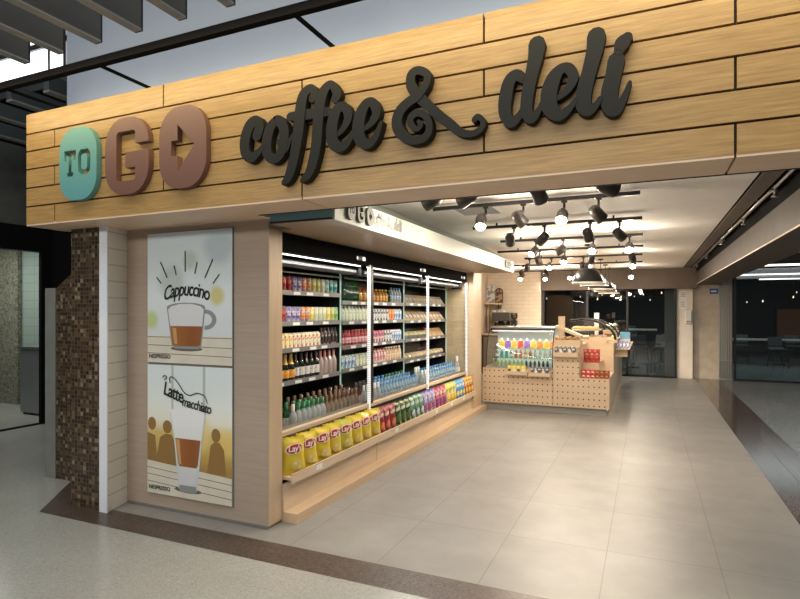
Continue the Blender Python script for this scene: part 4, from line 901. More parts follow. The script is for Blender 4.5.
# pendants
def pend_parts():
    bm = bmesh.new(); lathe(bm, [(.235,0),(.228,.05),(.20,.13),(.15,.19),(.09,.225),(.055,.235),(.05,.29),(.03,.31),(0,.312)], 28); a = finish(bm, 'shade', BLACKM)
    bm = bmesh.new(); lathe(bm, [(.237,-.004),(.240,.012),(.232,.012),(.228,.045),(.198,.128),(.148,.186),(.088,.22),(0,.225)], 28); b = finish(bm, 'inner', plain('pendant_inner', (.62,.58,.52), .4, emit=.12, ecol=(1,.85,.65)))
    bm = bmesh.new(); lathe(bm, [(0,.03),(.03,.04),(.045,.075),(.03,.11),(.015,.14),(.015,.2)], 14); c = finish(bm, 'bulb', plain('pendant_bulb', (1,1,1), .4, emit=4, ecol=(1,.85,.62)))
    return a, b, c
PA = pend_parts()
for i, y in enumerate([9.1, 10.2, 11.7, 13.1, 14.3]):
    t = thing('pendant_lamp', '%s black dome pendant from the front of the row over the counter' % ORD[i], 'pendant lamp', (-.84, y, 2.05), group='black dome pendants over the counter')
    obj('shade', PA[0], None, t); obj('inner_shade', PA[1], None, t); obj('bulb', PA[2], None, t)
    bm = bmesh.new(); tube(bm, [(0,0,.31),(0,0,.59)], .006, 6); obj('cord', bm, BLACK, t)
    bm = bmesh.new(); lathe(bm, [(0,.575),(.05,.575),(.05,.6),(0,.6)], 14); obj('ceiling_rose', bm, BLACKM, t)
# vent
t = thing('ceiling_vent', 'square white slatted vent in the ceiling near the first track', 'vent', (-1.6, 5.55, 2.65))
obj('frame', B((-.24,.24,-.30,-.26,-.012,0),(-.24,.24,.26,.30,-.012,0),(-.24,-.20,-.26,.26,-.012,0),(.20,.24,-.26,.26,-.012,0)), WHITE, t)
bm = bmesh.new()
for k in range(9): box(bm, -.20, .20, -.255+k*.058, -.225+k*.058, -.010, -.003)
obj('slats', bm, GREYP, t); obj('duct_back', B(-.20,.20,-.26,.26,-.002,0), plain('vent_dark', (.12,.11,.1), .6), t)

# sprinkler pipe on the right
t = thing('sprinkler_pipe', 'steel sprinkler pipe running along the black ceiling recess', 'pipe', (.99, 3.25, 2.66))
bm = bmesh.new(); tube(bm, [(0,0,0),(0,11.4,0)], .018, 10); obj('pipe', bm, STEEL, t)
bm = bmesh.new(); tube(bm, [(.035,0,.02),(.035,11.4,.02)], .008, 8); obj('thin_pipe', bm, STEEL, t)
for y in (2.35, 4.0, 6.0, 8.3, 10.4):
    bm = bmesh.new(); tube(bm, [(0,y,-.005),(0,y,-.06)], .012, 8); tube(bm, [(-.03,y,-.03),(.03,y,-.03)], .016, 8); lathe(bm, [(0,-.085),(.028,-.085),(.028,-.078),(.012,-.06)], 12, (0,y,0))
    obj('sprinkler_head', bm, STEEL, t)
for y in (1.2, 3.2, 5, 7.2, 9.4):
    bm = bmesh.new(); tube(bm, [(0,y,.01),(0,y,.34)], .006, 6); obj('hanger', bm, STEEL, t)

# ------------------------------------------------------------------ service counter
PERF = None
def perforated(name):
    m, nt, b = newmat(name); setb(b, (.66,.48,.31), .45)
    tc = nt.nodes.new('ShaderNodeTexCoord'); sp = nt.nodes.new('ShaderNodeSeparateXYZ'); nt.links.new(tc.outputs['Object'], sp.inputs[0])
    ds = []
    for ax, per in ((0, .078), (2, .098)):
        a = nt.nodes.new('ShaderNodeMath'); a.operation = 'DIVIDE'; a.inputs[1].default_value = per; nt.links.new(sp.outputs[ax], a.inputs[0])
        fr = nt.nodes.new('ShaderNodeMath'); fr.operation = 'FRACT'; nt.links.new(a.outputs[0], fr.inputs[0])
        s_ = nt.nodes.new('ShaderNodeMath'); s_.operation = 'SUBTRACT'; s_.inputs[1].default_value = .5; nt.links.new(fr.outputs[0], s_.inputs[0])
        mu = nt.nodes.new('ShaderNodeMath'); mu.operation = 'MULTIPLY'; mu.inputs[1].default_value = per; nt.links.new(s_.outputs[0], mu.inputs[0])
        p = nt.nodes.new('ShaderNodeMath'); p.operation = 'POWER'; p.inputs[1].default_value = 2; nt.links.new(mu.outputs[0], p.inputs[0])
        # power of negative base: use multiply by itself
        p.operation = 'MULTIPLY'; nt.links.new(mu.outputs[0], p.inputs[1]); ds.append(p)
    ad = nt.nodes.new('ShaderNodeMath'); ad.operation = 'ADD'; nt.links.new(ds[0].outputs[0], ad.inputs[0]); nt.links.new(ds[1].outputs[0], ad.inputs[1])
    lt = nt.nodes.new('ShaderNodeMath'); lt.operation = 'LESS_THAN'; lt.inputs[1].default_value = .0115**2; nt.links.new(ad.outputs[0], lt.inputs[0])
    n = nt.nodes.new('ShaderNodeTexNoise'); mp = nt.nodes.new('ShaderNodeMapping'); mp.inputs['Scale'].default_value = (1.2, 8, 18); nt.links.new(tc.outputs['Object'], mp.inputs[0]); nt.links.new(mp.outputs[0], n.inputs[0]); n.inputs['Scale'].default_value = 2
    r = ramp(nt, [(.3,(.64,.475,.31)),(.7,(.71,.54,.375))]); nt.links.new(n.outputs['Fac'], r.inputs[0])
    mx = nt.nodes.new('ShaderNodeMix'); mx.data_type = 'RGBA'; mx.inputs[7].default_value = (.07,.04,.02,1)
    nt.links.new(lt.outputs[0], mx.inputs[0]); nt.links.new(r.outputs[0], mx.inputs[6]); nt.links.new(mx.outputs[2], b.inputs['Base Color']); MATS[name] = m; return m
PERF = perforated('perforated_ply')
CY = 9.05
ct = thing('service_counter', 'pale perforated wood service counter at the back of the shop', 'counter', (-2.5, CY, 0))
obj('toe_kick', B(.02, 1.93, .06, 4.7, 0, .11), plain('toe_grey', (.36,.34,.31), .4), ct)
obj('front_panel', B(0, 1.136, 0, .025, .11, .68), PERF, ct)
obj('front_panel', B(1.142, 1.535, 0, .025, .11, 1.03), PERF, ct)
obj('front_panel', B(1.535, 1.975, 0, .025, .11, .57), PERF, ct)
obj('side_panel', B(1.955, 1.975, .025, 4.7, .11, .57), PLY, ct)
obj('niche_floor', B(1.535, 1.955, .025, 1.2, .55, .57), PLYX, ct)
obj('niche_side', B(1.515, 1.535, .025, 1.2, .57, 1.03), PLY, ct)
obj('niche_back', B(1.535, 1.955, 1.2, 1.22, .57, 1.03), PLYX, ct)
obj('step', B(1.54,1.80,.42,1.19,.571,.775), PLYX, ct)
obj('worktop', B((1.142,1.535,0,1.2,1.03,1.06),(1.142,1.975,1.2,4.7,1.03,1.06),(0,1.142,.9,4.7,.98,1.01)), PLYX, ct)
obj('body', B((.02,1.13,.03,.9,.11,.66),(1.15,1.51,.03,4.6,.11,1.03),(1.53,1.93,1.23,4.6,.11,1.03)), PLYX, ct)
obj('floor_glow_strip', B(1.935, 1.95, .1, 4.68, .085, .10), plain('warm_strip', (1,.8,.5), .4, emit=1.6, ecol=(1,.75,.42)), ct)
for sx in (0,): pass

# curved glass display fridge on the counter
df = thing('display_fridge', 'curved glass display fridge full of drinks on the counter', 'display fridge', (-2.45, CY+.02, .68), group=None)
W = 1.08
def cur(t): # profile y,z from bottom front up and back
    a = t*PI/2; return (.34*(1-math.cos(a)), .03 + .61*math.sin(a))
bm = bmesh.new(); quadgrid(bm, lambda a, b: (a*W, *cur(b)), 1, 12)
obj('curved_glass', bm, thinglass('display_glass', (.98,.99,.98), .05), df)
obj('base', B(0, W, .0, .85, .001, .03), STEEL, df)
obj('top_cap', bevelled(B(-.01, W+.01, .30, .85, .635, .675), .008), STEEL, df)
obj('top_edge', B(0, W, .28, .31, .615, .64), BLACK, df)
obj('back_wall', B(0, W, .80, .85, .03, .635), plain('fridge_back', (.62,.66,.62), .3, emit=.18, ecol=(.9,1,.92)), df)
sidepoly = [(0,.03)] + [cur(k/10) for k in range(11)] + [(.82,.635),(.82,.03)]
for x in (0.0, W-.006):
    bm = bmesh.new(); prism(bm, sidepoly[1:], x, x+.006, 'X'); s = obj('side_glass', bm, GLASS, df)
    bm = bmesh.new(); tube(bm, [(x+.003, cur(k/10)[0], cur(k/10)[1]) for k in range(11)], .008, 6); obj('edge_trim', bm, BLACKM, s)
fz = [.03, .145, .30]
fy = [.10, .26, .42]
for j in (1, 2):
    obj('shelf', B(.01, W-.01, fy[j]-.06, .80, fz[j]-.012, fz[j]), thinglass('shelf_glass', (.85,.95,.9), .1), df)
bm = bmesh.new(); tube(bm, [(.02,.34,.60),(W-.02,.34,.60)], .012, 8); obj('light_tube', bm, LEDSOFT, df)  # added glowing tube, the fridge itself has none
gcol = {'yellow': (.85,.55,.06), 'purple': (.30,.16,.50), 'orange': (.85,.28,.03), 'red': (.70,.08,.04), 'teal': (.10,.42,.48), 'dark': (.05,.05,.07), 'green': (.30,.46,.14), 'blue': (.12,.26,.55)}
def pouch_mesh(col):
    bm = bmesh.new()
    prism(bm, [(-.045,0),(.045,0),(.047,.10),(.03,.135),(-.03,.135),(-.047,.10)], -.018, .018, 'Y'); return bevelled(bm, .006)
XF, YFr, ZF = -2.45, CY+.02, .68
seq = ['yellow','purple','yellow','red','purple','yellow','orange','yellow','orange']
cnt = {}
for i, k in enumerate(seq):
    cnt[k] = cnt.get(k, 0)+1
    key = 'pouch|'+k
    if key not in ME: ME[key] = finish(pouch_mesh(None), 'pouch', printed('pouch_'+k, gcol[k], tuple(min(1,.25+c) for c in gcol[k]), 26, thr=.58)); 
    o = tag(obj('drink_pouch', ME[key], None, None, (XF+.16+i*.108, YFr+.43, ZF+.301)), '%s %s drink pouch from left, top shelf of the curved display fridge' % (ORD[cnt[k]-1], k), 'drink pouch', 'pouches on the fridge top shelf')
    if 'spout' not in ME: ME['spout'] = finish(L([(.014,.13),(.014,.165),(0,.165)], 10), 'spout', WCAP)
    obj('spout', ME['spout'], None, o)
TEALB = liquid('teal_bottle', (.12,.42,.46)); PEACH = liquid('peach_bottle', (.62,.22,.10)); GRNB = liquid('lime_bottle', (.38,.52,.20)); PURB = liquid('berry_bottle', (.06,.05,.09))
for i in range(12):
    k, b_, c_ = (('teal', TEALB, WCAP), ('orange red', PEACH, RCAP), ('clear', CLRB, BCAP))[0 if i < 4 else 1 if i < 8 else 2]
    product('slim_bottle', 'drink_bottle', '%s %s bottle from left on the middle shelf of the display fridge' % (ORD[i if i < 4 else i-4 if i < 8 else i-8], k), 'bottle', 'bottles on the fridge middle shelf', (XF+.12+i*.08, YFr+.27, ZF+.146), b_, c_, WLAB if i % 3 == 0 else None, 0, .80)
for i in range(14):
    k, b_, c_ = ('lime green', GRNB, WCAP) if i < 8 else ('dark', PURB, WCAP)
    product('slim_bottle', 'drink_bottle', '%s %s bottle from left on the floor of the display fridge' % (ORD[i if i < 8 else i-8], k), 'bottle', 'bottles on the fridge floor', (XF+.10+i*.068, YFr+.11, ZF+.031), b_, c_, None, 0, .62)
# hook-on baskets of small packs
def basket(name, label, x, y, z, w, d, h, packs, packlabel, packmat):
    x0, z0 = x+2.5, z
    t = obj('front_tray', B((x0,x0+w,-d,0,z0,z0+.012),(x0,x0+w,-d-.012,-d,z0,z0+h),(x0,x0+.01,-d,0,z0,z0+h),(x0+w-.01,x0+w,-d,0,z0,z0+h)), PLYX, ct)
    for i in range(packs):
        pw = (w-.04)/packs
        o = tag(obj('snack_pack', bevelled(B(0, pw*.88, -.03, .0, 0, h+.075), .004), packmat[i % len(packmat)], None, (x+.02+i*pw, y-d+.045, z+.013), (R(-8), 0, 0)), '%s %s' % (ORD[i], packlabel), 'snack pack', 'snack packs in counter trays')
        obj('pack_label', B(.1*pw, .7*pw, -.032, -.0295, .03, h+.02), WCAP if i % 2 else plain('pack_label_dark', (.1,.08,.08), .5), o)
YP = printed('pack_yellow', (.82,.62,.06), (.85,.75,.3), 30); BWP = printed('pack_black_white', (.10,.09,.09), (.7,.68,.64), 34)
basket('wooden_tray', 'small wooden tray of yellow packs below the display fridge', -2.09, CY, .585, .335, .09, .06, 4, 'yellow pack from left in the tray below the fridge', [YP])
basket('wooden_tray', 'small wooden tray of black and white packs below the display fridge', -1.72, CY, .575, .335, .09, .06, 5, 'black and white pack from left in the tray below the fridge', [BWP])
basket('wooden_tray', 'wooden tray of dark packs at the top of the middle counter panel', -1.345, CY, .90, .37, .09, .07, 5, 'dark pack from left in the tray on the middle panel', [BWP])
ctext = None
# niche goods: red bags on the step, red boxes below
REDP = printed('pack_red', (.50,.03,.03), (.64,.16,.11), 26); DBR = printed('pack_brown_red', (.22,.05,.03), (.5,.12,.06), 24)
for i in range(3):
    o = tag(obj('snack_bag', bag_mesh(.105, .22, .026, REDP, 30+i), None, None, (-.90+i*.078, CY+.50, .776), (0, 0, R(-78))), '%s upright red bag from left on the counter niche step' % ORD[i], 'snack bag', 'red bags on the niche step')
    obj('brand_patch', finish(patch(lambda r, q: (.5+.20*r*math.cos(q), .64+.07*r*math.sin(q)), .105, .22, .026, .009), 'brand_patch', plain('pale_red_patch', (.72,.42,.32), .4)), None, o)
for lv in range(2):
    for i in range(6):
        m = REDP if i < 3 else DBR
        o = tag(obj('snack_box', bevelled(B(0, .066, 0, .15, 0, .062), .004), m, None, (-.935+i*.068, CY+.06, .571+lv*.064)), '%s %s box from left in the %s layer of the counter niche' % (ORD[i if i < 3 else i-3], 'red' if i < 3 else 'brown', ('lower','upper')[lv]), 'snack box', 'small boxes in the counter niche')
        obj('box_label', B(.012, .050, -.0015, .0, .024, .042), LOGOW if i < 3 else GOLD, o)

# sloped pastry rack on the middle counter
pr = thing('pastry_rack', 'tiered sloping wooden pastry rack with an upright post on the counter', 'rack', (-1.35, CY+.06, 1.06))
obj('post', B(.06, .15, .03, .12, 0, .47), PLYX, pr)
bm = bmesh.new(); prism(bm, [(0,.30),(.02,.33),(.40,.17),(.40,.13)], .0, .35, 'Y'); obj('upper_board', bm, PLYX, pr)
bm = bmesh.new(); box(bm, 0, .40, -.02, .33, .0, .10); obj('lower_box', bm, PLYX, pr)
for i in range(8):
    o = tag(obj('pastry', (lambda bm: (lathe(bm, [(0,0),(.035,.0),(.045,.02),(.03,.045),(0,.05)], 10), bm)[1])(bmesh.new()), printed('pastry_brown', (.40,.18,.06), (.68,.45,.2), 40), None, (-1.30+(i % 4)*.09, CY+.10+(i//4)*.12, 1.161)), '%s small brown pastry in the %s row of the wooden pastry rack' % (ORD[i % 4], ('front','back')[i//4]), 'pastry', 'pastries on the wooden rack')
    obj('glaze', (lambda bm: (lathe(bm, [(.03,.0455),(.015,.053),(0,.054)], 10), bm)[1])(bmesh.new()), printed('glaze_cream', (.75,.6,.4), (.5,.12,.06), 30), o)
# curved pastry case
pc = thing('pastry_case', 'rounded glass pastry case with black curved rim on the counter', 'pastry case', (-.98, CY+1.5, 1.06))
def arc(t): a = t*PI/2; return (.95*math.sin(a)*.62-.12, .05+.36*math.cos(a))
bm = bmesh.new(); tube(bm, [(arc(k/12)[0], 0, arc(k/12)[1]) for k in range(13)], .022, 8); tube(bm, [(-.12,0,.41),(-.30,0,.38)], .02, 8); obj('front_rim', bm, BLACK, pc)
bm = bmesh.new(); quadgrid(bm, lambda a, b: (arc(b)[0], a*1.1, arc(b)[1]), 1, 12); obj('curved_glass', bm, thinglass('case_glass', (.9,.93,.92), .15), pc)
bm = bmesh.new(); tube(bm, [(arc(k/12)[0], 1.1, arc(k/12)[1]) for k in range(13)], .015, 8); obj('rear_rim', bm, BLACK, pc)
obj('base', B(-.32, .50, -.02, 1.12, 0, .05), PLYX, pc)
obj('inner_shelf', B(-.28, .20, .05, 1.05, .20, .215), STEEL, pc)
for i in range(10):
    tag(obj('croissant', (lambda bm: (tube(bm, [(-.06,0,.02),(-.03,.025,.032),(.03,.025,.032),(.06,0,.02)], [.012,.028,.028,.012], 8), bm)[1])(bmesh.new()), printed('croissant_gold', (.66,.42,.13), (.78,.58,.25), 40), None, (-1.20+(i % 5)*.11, CY+1.57+(i//5)*.3, (1.276 if (i % 5) < 4 else 1.111))), '%s golden croissant in the %s row inside the rounded pastry case' % (ORD[i % 5], ('front','rear')[i//5]), 'croissant', 'croissants in the pastry case')
t = tag(obj('pastry_heap', (lambda bm: ([lathe(bm, [(0,0),(.05,.01),(.06,.03),(.03,.06),(0,.065)], 9, (random.uniform(-.2,.2), random.uniform(0,.3), .0)) for _ in range(1)], bm)[1])(bmesh.new()), printed('bun_yellow', (.75,.60,.2), (.8,.7,.4), 20), None, (-.75, CY+1.72, 1.111)), 'round yellow bun low in the rounded pastry case', 'bun')
# wooden boxes and packets on the worktop right part
wb = thing('wooden_box', 'pale wooden display box on the counter corner behind the niche', 'box', (-.93, CY+1.22, 1.061))
obj('front_board', B(0, .30, -.02, 0, 0, .10), PLYX, wb); obj('inside', B(.01,.29,0,.2,0,.07), BLACKM, wb)
for i in range(5):
    tag(obj('chocolate_bar', bevelled(B(0,.045,0,.14,0,.03), .005), printed('bar_wrap', (.12,.07,.05), (.35,.2,.12), 30), None, (-.915+i*.055, CY+1.24, 1.132), (R(18),0,0)), '%s dark chocolate bar from left in the wooden display box' % ORD[i], 'chocolate bar', 'chocolate bars in the display box')
wb2 = thing('wooden_box', 'taller pale wooden box at the right end of the counter', 'box', (-.80, CY+2.72, 1.061))
obj('carcass', B(0, .27, 0, .30, 0, .155), PLYX, wb2); obj('lid', B(-.01, .28, -.01, .31, .155, .17), PLYX, wb2); obj('front_slot', B(.03,.24,-.003,0,.05,.11), plain('slot_dark', (.2,.12,.07), .6), wb2)
obj('side_ledge', B(1.975, 2.22, 1.6, 4.3, .93, .95), PLYX, ct); obj('side_bracket', B(1.975, 2.18, 1.7, 1.74, .80, .93), PLYX, ct); obj('upper_side_panel', B(1.955, 1.975, 1.2, 4.7, .57, 1.03), PLYX, ct)
BLP = printed('pack_blue', (.06,.09,.36), (.55,.55,.72), 34)
for i in range(4):
    o = tag(obj('snack_pack', bevelled(B(0,.055,0,.05,0,.13), .008), BLP, None, (-.515+i*.058, CY+1.66, .951), (R(-10),0,0)), '%s blue and white packet from left on the side ledge of the counter' % ORD[i], 'snack pack', 'blue packets on the side ledge')
    obj('pack_label', B(.012,.045,-.0015,0,.04,.09), WCAP, o)
bb = thing('drink_carton', 'light blue and white carton on the side ledge of the counter', 'carton', (-.50, CY+3.0, .951))
obj('carton', bevelled(B(0,.19,0,.16,0,.24), .006), plain('blue_carton', (.16,.42,.66), .4), bb); obj('white_band', B(-.001,.191,-.001,.02,.03,.11), WHITE, bb)
# paper cup on the counter
cp = thing('paper_cup', 'tall white paper cup standing beside the pastry case', 'cup', (-.93, CY+2.85, 1.06))
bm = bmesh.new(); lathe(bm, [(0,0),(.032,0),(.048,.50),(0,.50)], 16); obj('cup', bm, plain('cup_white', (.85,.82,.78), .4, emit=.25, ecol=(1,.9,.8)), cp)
bm = bmesh.new(); lathe(bm, [(.051,.50),(.051,.515),(.04,.525),(0,.525)], 16); obj('lid', bm, WHITE, cp)
# glass jars and till beyond
for i, (x, y) in enumerate(((-.72,CY+3.2),(-.62,CY+3.45),(-.74,CY+3.7))):
    j = thing('glass_jar', '%s clear glass jar behind the pastry case' % ORD[i], 'jar', (x, y, 1.06))
    bm = bmesh.new(); lathe(bm, [(0,0),(.075,0),(.08,.02),(.08,.20),(.06,.24),(.06,.26)], 16); obj('jar', bm, thinglass('jar_glass', (.85,.88,.86), .2), j)
    bm = bmesh.new(); lathe(bm, [(.065,.255),(.065,.28),(.02,.30),(0,.31)], 16); obj('lid', bm, STEEL, j)
    bm = bmesh.new(); lathe(bm, [(0,.01),(.07,.01),(.07,.13),(0,.15)], 14); obj('biscuits', bm, printed('biscuit_mix', (.62,.45,.25), (.8,.7,.5), 40), j)
tl = thing('till', 'dark till screen standing on the counter behind the jars', 'till', (-1.05, CY+3.5, 1.06))
obj('stand', B(-.08,.08,-.05,.05,0,.10), BLACKM, tl); obj('screen', bevelled(B(-.18,.18,-.02,.02,.10,.36), .008), BLACK, tl)

# ------------------------------------------------------------------ back bar with coffee machine, shelf and pictures
bb_ = thing('back_counter', 'dark back counter along the cream tile wall', 'counter', (-3.94, 14.1, 0))
obj('cabinet', B(0, 1.40, .05, .68, 0, 1.0), plain('dark_cabinet', (.035,.03,.027), .5), bb_)
obj('worktop', B(0, 1.42, .02, .68, 1.0, 1.04), PLYX, bb_)
obj('door', B(.05,.65,.035,.05,.08,.95), plain('door_wood', (.16,.11,.08), .5), bb_); obj('door', B(.72,1.34,.035,.05,.08,.95), plain('door_wood', (.16,.11,.08), .5), bb_)
cm = thing('coffee_machine', 'black and chrome espresso machine with a bean grinder on the back counter', 'coffee machine', (-3.72, 14.3, 1.041))
obj('body', bevelled(B(0,.46,0,.40,.05,.20), .012), BLACKM, cm); obj('top_housing', bevelled(B(0,.46,.02,.40,.32,.55), .015), plain('machine_grey', (.10,.10,.10), .3, .5), cm)
obj('rear_column', B(0.02,.44,.22,.40,.20,.32), BLACK, cm)
for x in (.12, .34):
    bm = bmesh.new(); lathe(bm, [(.035,.32),(.035,.27),(.015,.26),(.012,.24)], 12, (x,.10,0)); g = obj('group_head', bm, STEEL, cm)
    bm = bmesh.new(); tube(bm, [(x,.10,.28),(x,-.07,.265)], .014, 8); obj('handle', bm, BLACK, g)
for i in range(6):
    bm = bmesh.new(); lathe(bm, [(0,0),(.022,0),(.034,.05),(.030,.05)], 12)
    o = tag(obj('coffee_cup', bm, WHITE, None, (-3.68+(i % 3)*.13, 14.36+(i//3)*.12, 1.592)), '%s white cup in the %s row on top of the espresso machine' % (ORD[i % 3], ('front','rear')[i//3]), 'cup', 'cups on the espresso machine')
    bm = bmesh.new(); tube(bm, [(.03,0,.04),(.05,0,.03),(.045,0,.015),(.026,0,.012)], .005, 6); obj('handle', bm, WHITE, o)
for x in (0.03,.43):
    bm = bmesh.new(); lathe(bm, [(0,0),(.02,0),(.02,.05)], 8, (x,.05,0)); obj('foot', bm, BLACK, cm)
gr = thing('coffee_grinder', 'dark bean grinder standing right of the espresso machine', 'grinder', (-3.14, 14.4, 1.041))
obj('body', bevelled(B(-.07,.07,-.08,.10,0,.34), .015), BLACK, gr)
bm = bmesh.new(); lathe(bm, [(.04,.34),(.085,.42),(.085,.52),(.07,.54),(0,.54)], 14); obj('hopper', bm, liquid('hopper_smoke', (.05,.035,.03)), gr)
bm = bmesh.new(); tube(bm, [(0,-.08,.22),(0,-.16,.21)], .02, 8); obj('spout', bm, STEEL, gr)
sh = thing('wall_shelf', 'pale wooden wall shelf holding two framed pictures', 'shelf', (-3.94, 14.42, 1.80))
obj('board', B(0,.42,0,.37,0,.04), PLYX, sh); obj('bracket', B(.35,.37,.05,.37,-.12,0), BLACKM, sh); obj('upright', B(0,.06,.25,.37,-.7,0), PLYX, sh)
for i, (x, w, h, m) in enumerate(((-3.93,.24,.50,printed('picture_pale', (.55,.56,.56), (.22,.24,.27), 9)), (-3.70,.22,.40,printed('picture_brown', (.30,.20,.13), (.06,.05,.05), 10)))):
    p = thing('framed_picture', ['pale framed picture with a dark figure on the wall shelf', 'brown round-topped picture on the wall shelf'][i], 'picture', (x, 14.55, 1.841), (R(-6),0,0))
    if i == 0: obj('frame', B(0,w,0,.02,0,h), plain('frame_grey', (.35,.35,.34), .4), p); obj('print', B(.015,w-.015,-.002,0,.015,h-.015), m, p)
    else:
        pts = [(0,0),(w,0)] + [(w/2+w/2*math.cos(R(a)), h-w/2+w/2*math.sin(R(a))) for a in range(0,181,15)]
        bm = bmesh.new(); prism(bm, pts, 0, .02, 'Y'); obj('frame', bm, BLACKM, p)
        pts2 = [(w/2+(x_-w/2)*.86, h/2+(z_-h/2)*.9) for x_, z_ in pts]
        bm = bmesh.new(); prism(bm, pts2, -.003, 0, 'Y'); obj('print', bm, m, p)

# ------------------------------------------------------------------ beyond the glass: tables, stools, lamps
def bar_table(label, x0, x1, y, top, n):
    t = thing('bar_table', label, 'table', ((x0+x1)/2, y, 0)); w = (x1-x0)/2
    obj('table_top', B(-w, w, -.3, .3, top-.04, top), plain('pale_top', (.42,.38,.33), .4), t)
    for q in range(n):
        x = -w+.15 + q*(2*w-.3)/max(1,n-1)
        obj('leg', B(x-.03, x+.03, -.03, .03, .02, top-.04), BLACK, t); obj('foot_plate', B(x-.2, x+.2, -.2, .2, 0, .02), BLACK, t)
    return t
def stool(label, x, y, h):
    t = thing('bar_stool', label, 'stool', (x, y, 0), (0,0,random.uniform(-.3,.3)), 'dark stools beyond the glass')
    bm = bmesh.new(); quadgrid(bm, lambda a, b: ((a-.5)*.40, (b-.5)*.38, h+.03*(2*b-1)**2*(1 if b < .5 else 2.2)), 6, 6); bm2 = bm
    g = bmesh.ops.extrude_face_region(bm2, geom=list(bm2.faces)); 
    for v in [e for e in g['geom'] if isinstance(e, bmesh.types.BMVert)]: v.co.z -= .03
    DK = plain('stool_dark', (.04,.045,.045), .4)
    obj('seat', bm2, DK, t)
    bm = bmesh.new(); quadgrid(bm, lambda a, b: ((a-.5)*.38, .19+.05*b, h+.10+.25*b), 4, 4); obj('backrest', bm, DK, t)
    for sx in (-1,1):
        for sy in (-1,1):
            bm = bmesh.new(); tube(bm, [(sx*.15,sy*.14,h-.02),(sx*.21,sy*.20,0)], .013, 6); obj('leg', bm, BLACKM, t)
    bm = bmesh.new()
    for a, b in (((-.19,-.18),(.19,-.18)),((.19,-.18),(.19,.18)),((.19,.18),(-.19,.18)),((-.19,.18),(-.19,-.18))): tube(bm, [(*a,.18),(*b,.18)], .010, 6)
    obj('footrest', bm, BLACKM, t)
bar_table('long bar table beyond the right glass wall', 2.2, 8.0, 20.0, .78, 5)
for i in range(7): stool('%s dark stool from left at the long table beyond the right glass' % ORD[i], 2.75+i*.72, 19.2 if i % 2 else 20.8, .52)
bar_table('high table with a pale top beyond the rear glass', -.55, .25, 17.2, 1.12, 1)
for i, (x, y) in enumerate(((-1.0,17.0),(-.15,16.6),(.35,16.9),(.55,17.7))): stool('%s dark stool from left around the high table beyond the rear glass' % ORD[i], x, y, .62)
bar_table('dark low table further back beyond the rear glass', -2.4, -1.3, 19.0, .75, 2)
WARMD = plain('downlight_warm', (1,.7,.4), .4, emit=4, ecol=(1,.60,.30)); COOLD = plain('downlight_white', (1,1,1), .4, emit=1.6, ecol=(1,.93,.82))
HL = [(-2.9,18.0,2.02,'c'),(-2.2,21,2.14,'c'),(-1.35,17.6,1.98,'w'),(-1.0,22,2.28,'c'),(-.75,19,2.07,'w'),(-.45,23.5,2.2,'c'),(-.1,18.2,2.12,'c'),(.1,21.5,2.02,'c'),(.42,19.4,2.2,'w'),(-1.7,24.5,2.3,'c'),(2.6,21,2.1,'c'),(3.3,23.5,1.95,'c'),(4.1,20.5,2.05,'w'),(4.9,24,2.3,'c'),(3.0,18.6,1.9,'c'),(5.3,22,2.16,'c')]
for i, (x, y, z, m) in enumerate(sorted(HL, key=lambda q: q[0]/q[1])):
    t = thing('hanging_lamp', '%s tiny glowing lamp hanging in the dark room beyond the glass, counted from left' % ORD[i], 'lamp', (x, y, z), group='lamps beyond the glass')
    bm = bmesh.new(); tube(bm, [(0,0,.05),(0,0,2.9-z)], .004, 5); obj('cord', bm, BLACK, t)
    bm = bmesh.new(); lathe(bm, [(0,-.022),(.014,-.016),(.020,0),(.012,.02),(0,.05)], 10); obj('bulb', bm, WARMD if m == 'w' else COOLD, t)
# glowing panel stands in for the orange-lit area far right
pt = thing('lit_area_panel', 'dim brown panel standing in for the orange-lit area beyond the right glass', 'panel', (5.6, 25.9, 1.0))
obj('frame', B(-1.0,1.0,-.03,.05,-.5,.75), BLACK, pt); obj('lit_face', B(-.95,.95,-.035,-.03,-.45,.70), plain('brown_lit', (.07,.035,.02), .5, emit=.03, ecol=(.8,.35,.12)), pt)
bm = bmesh.new(); box(bm, .40, .66, 15.3, 15.34, 0, 2.2)
struct('panel_grey', bm, plain('grey_blue_panel', (.10,.115,.12), .4), 'grey blue panel behind the rear glass beside the pale pillar', 'panel')

# ------------------------------------------------------------------ right passage lights
for i, (x0, x1, y) in enumerate(((2.12,5.6,11.3),(2.13,5.5,14.4),(2.2,7.0,17.9),(3.2,8,20.5))):
    t = thing('linear_light', '%s slim white ceiling light line over the right passage' % ORD[i], 'light', ((x0+x1)/2, y, 2.90 if y < 15 else 2.9), group='light lines over the right passage')
    w = (x1-x0)/2; dz = -.26
    obj('housing', B(-w, w, -.03, .03, dz, dz+.03), BLACKM, t); obj('diffuser', B(-w+.01, w-.01, -.03, .03, dz-.035, dz), LED, t)
    obj('hanger', B((-w*.8-.004,-w*.8+.004,-.004,.004,dz+.03,0),(w*.8-.004,w*.8+.004,-.004,.004,dz+.03,0)), BLACK, t)

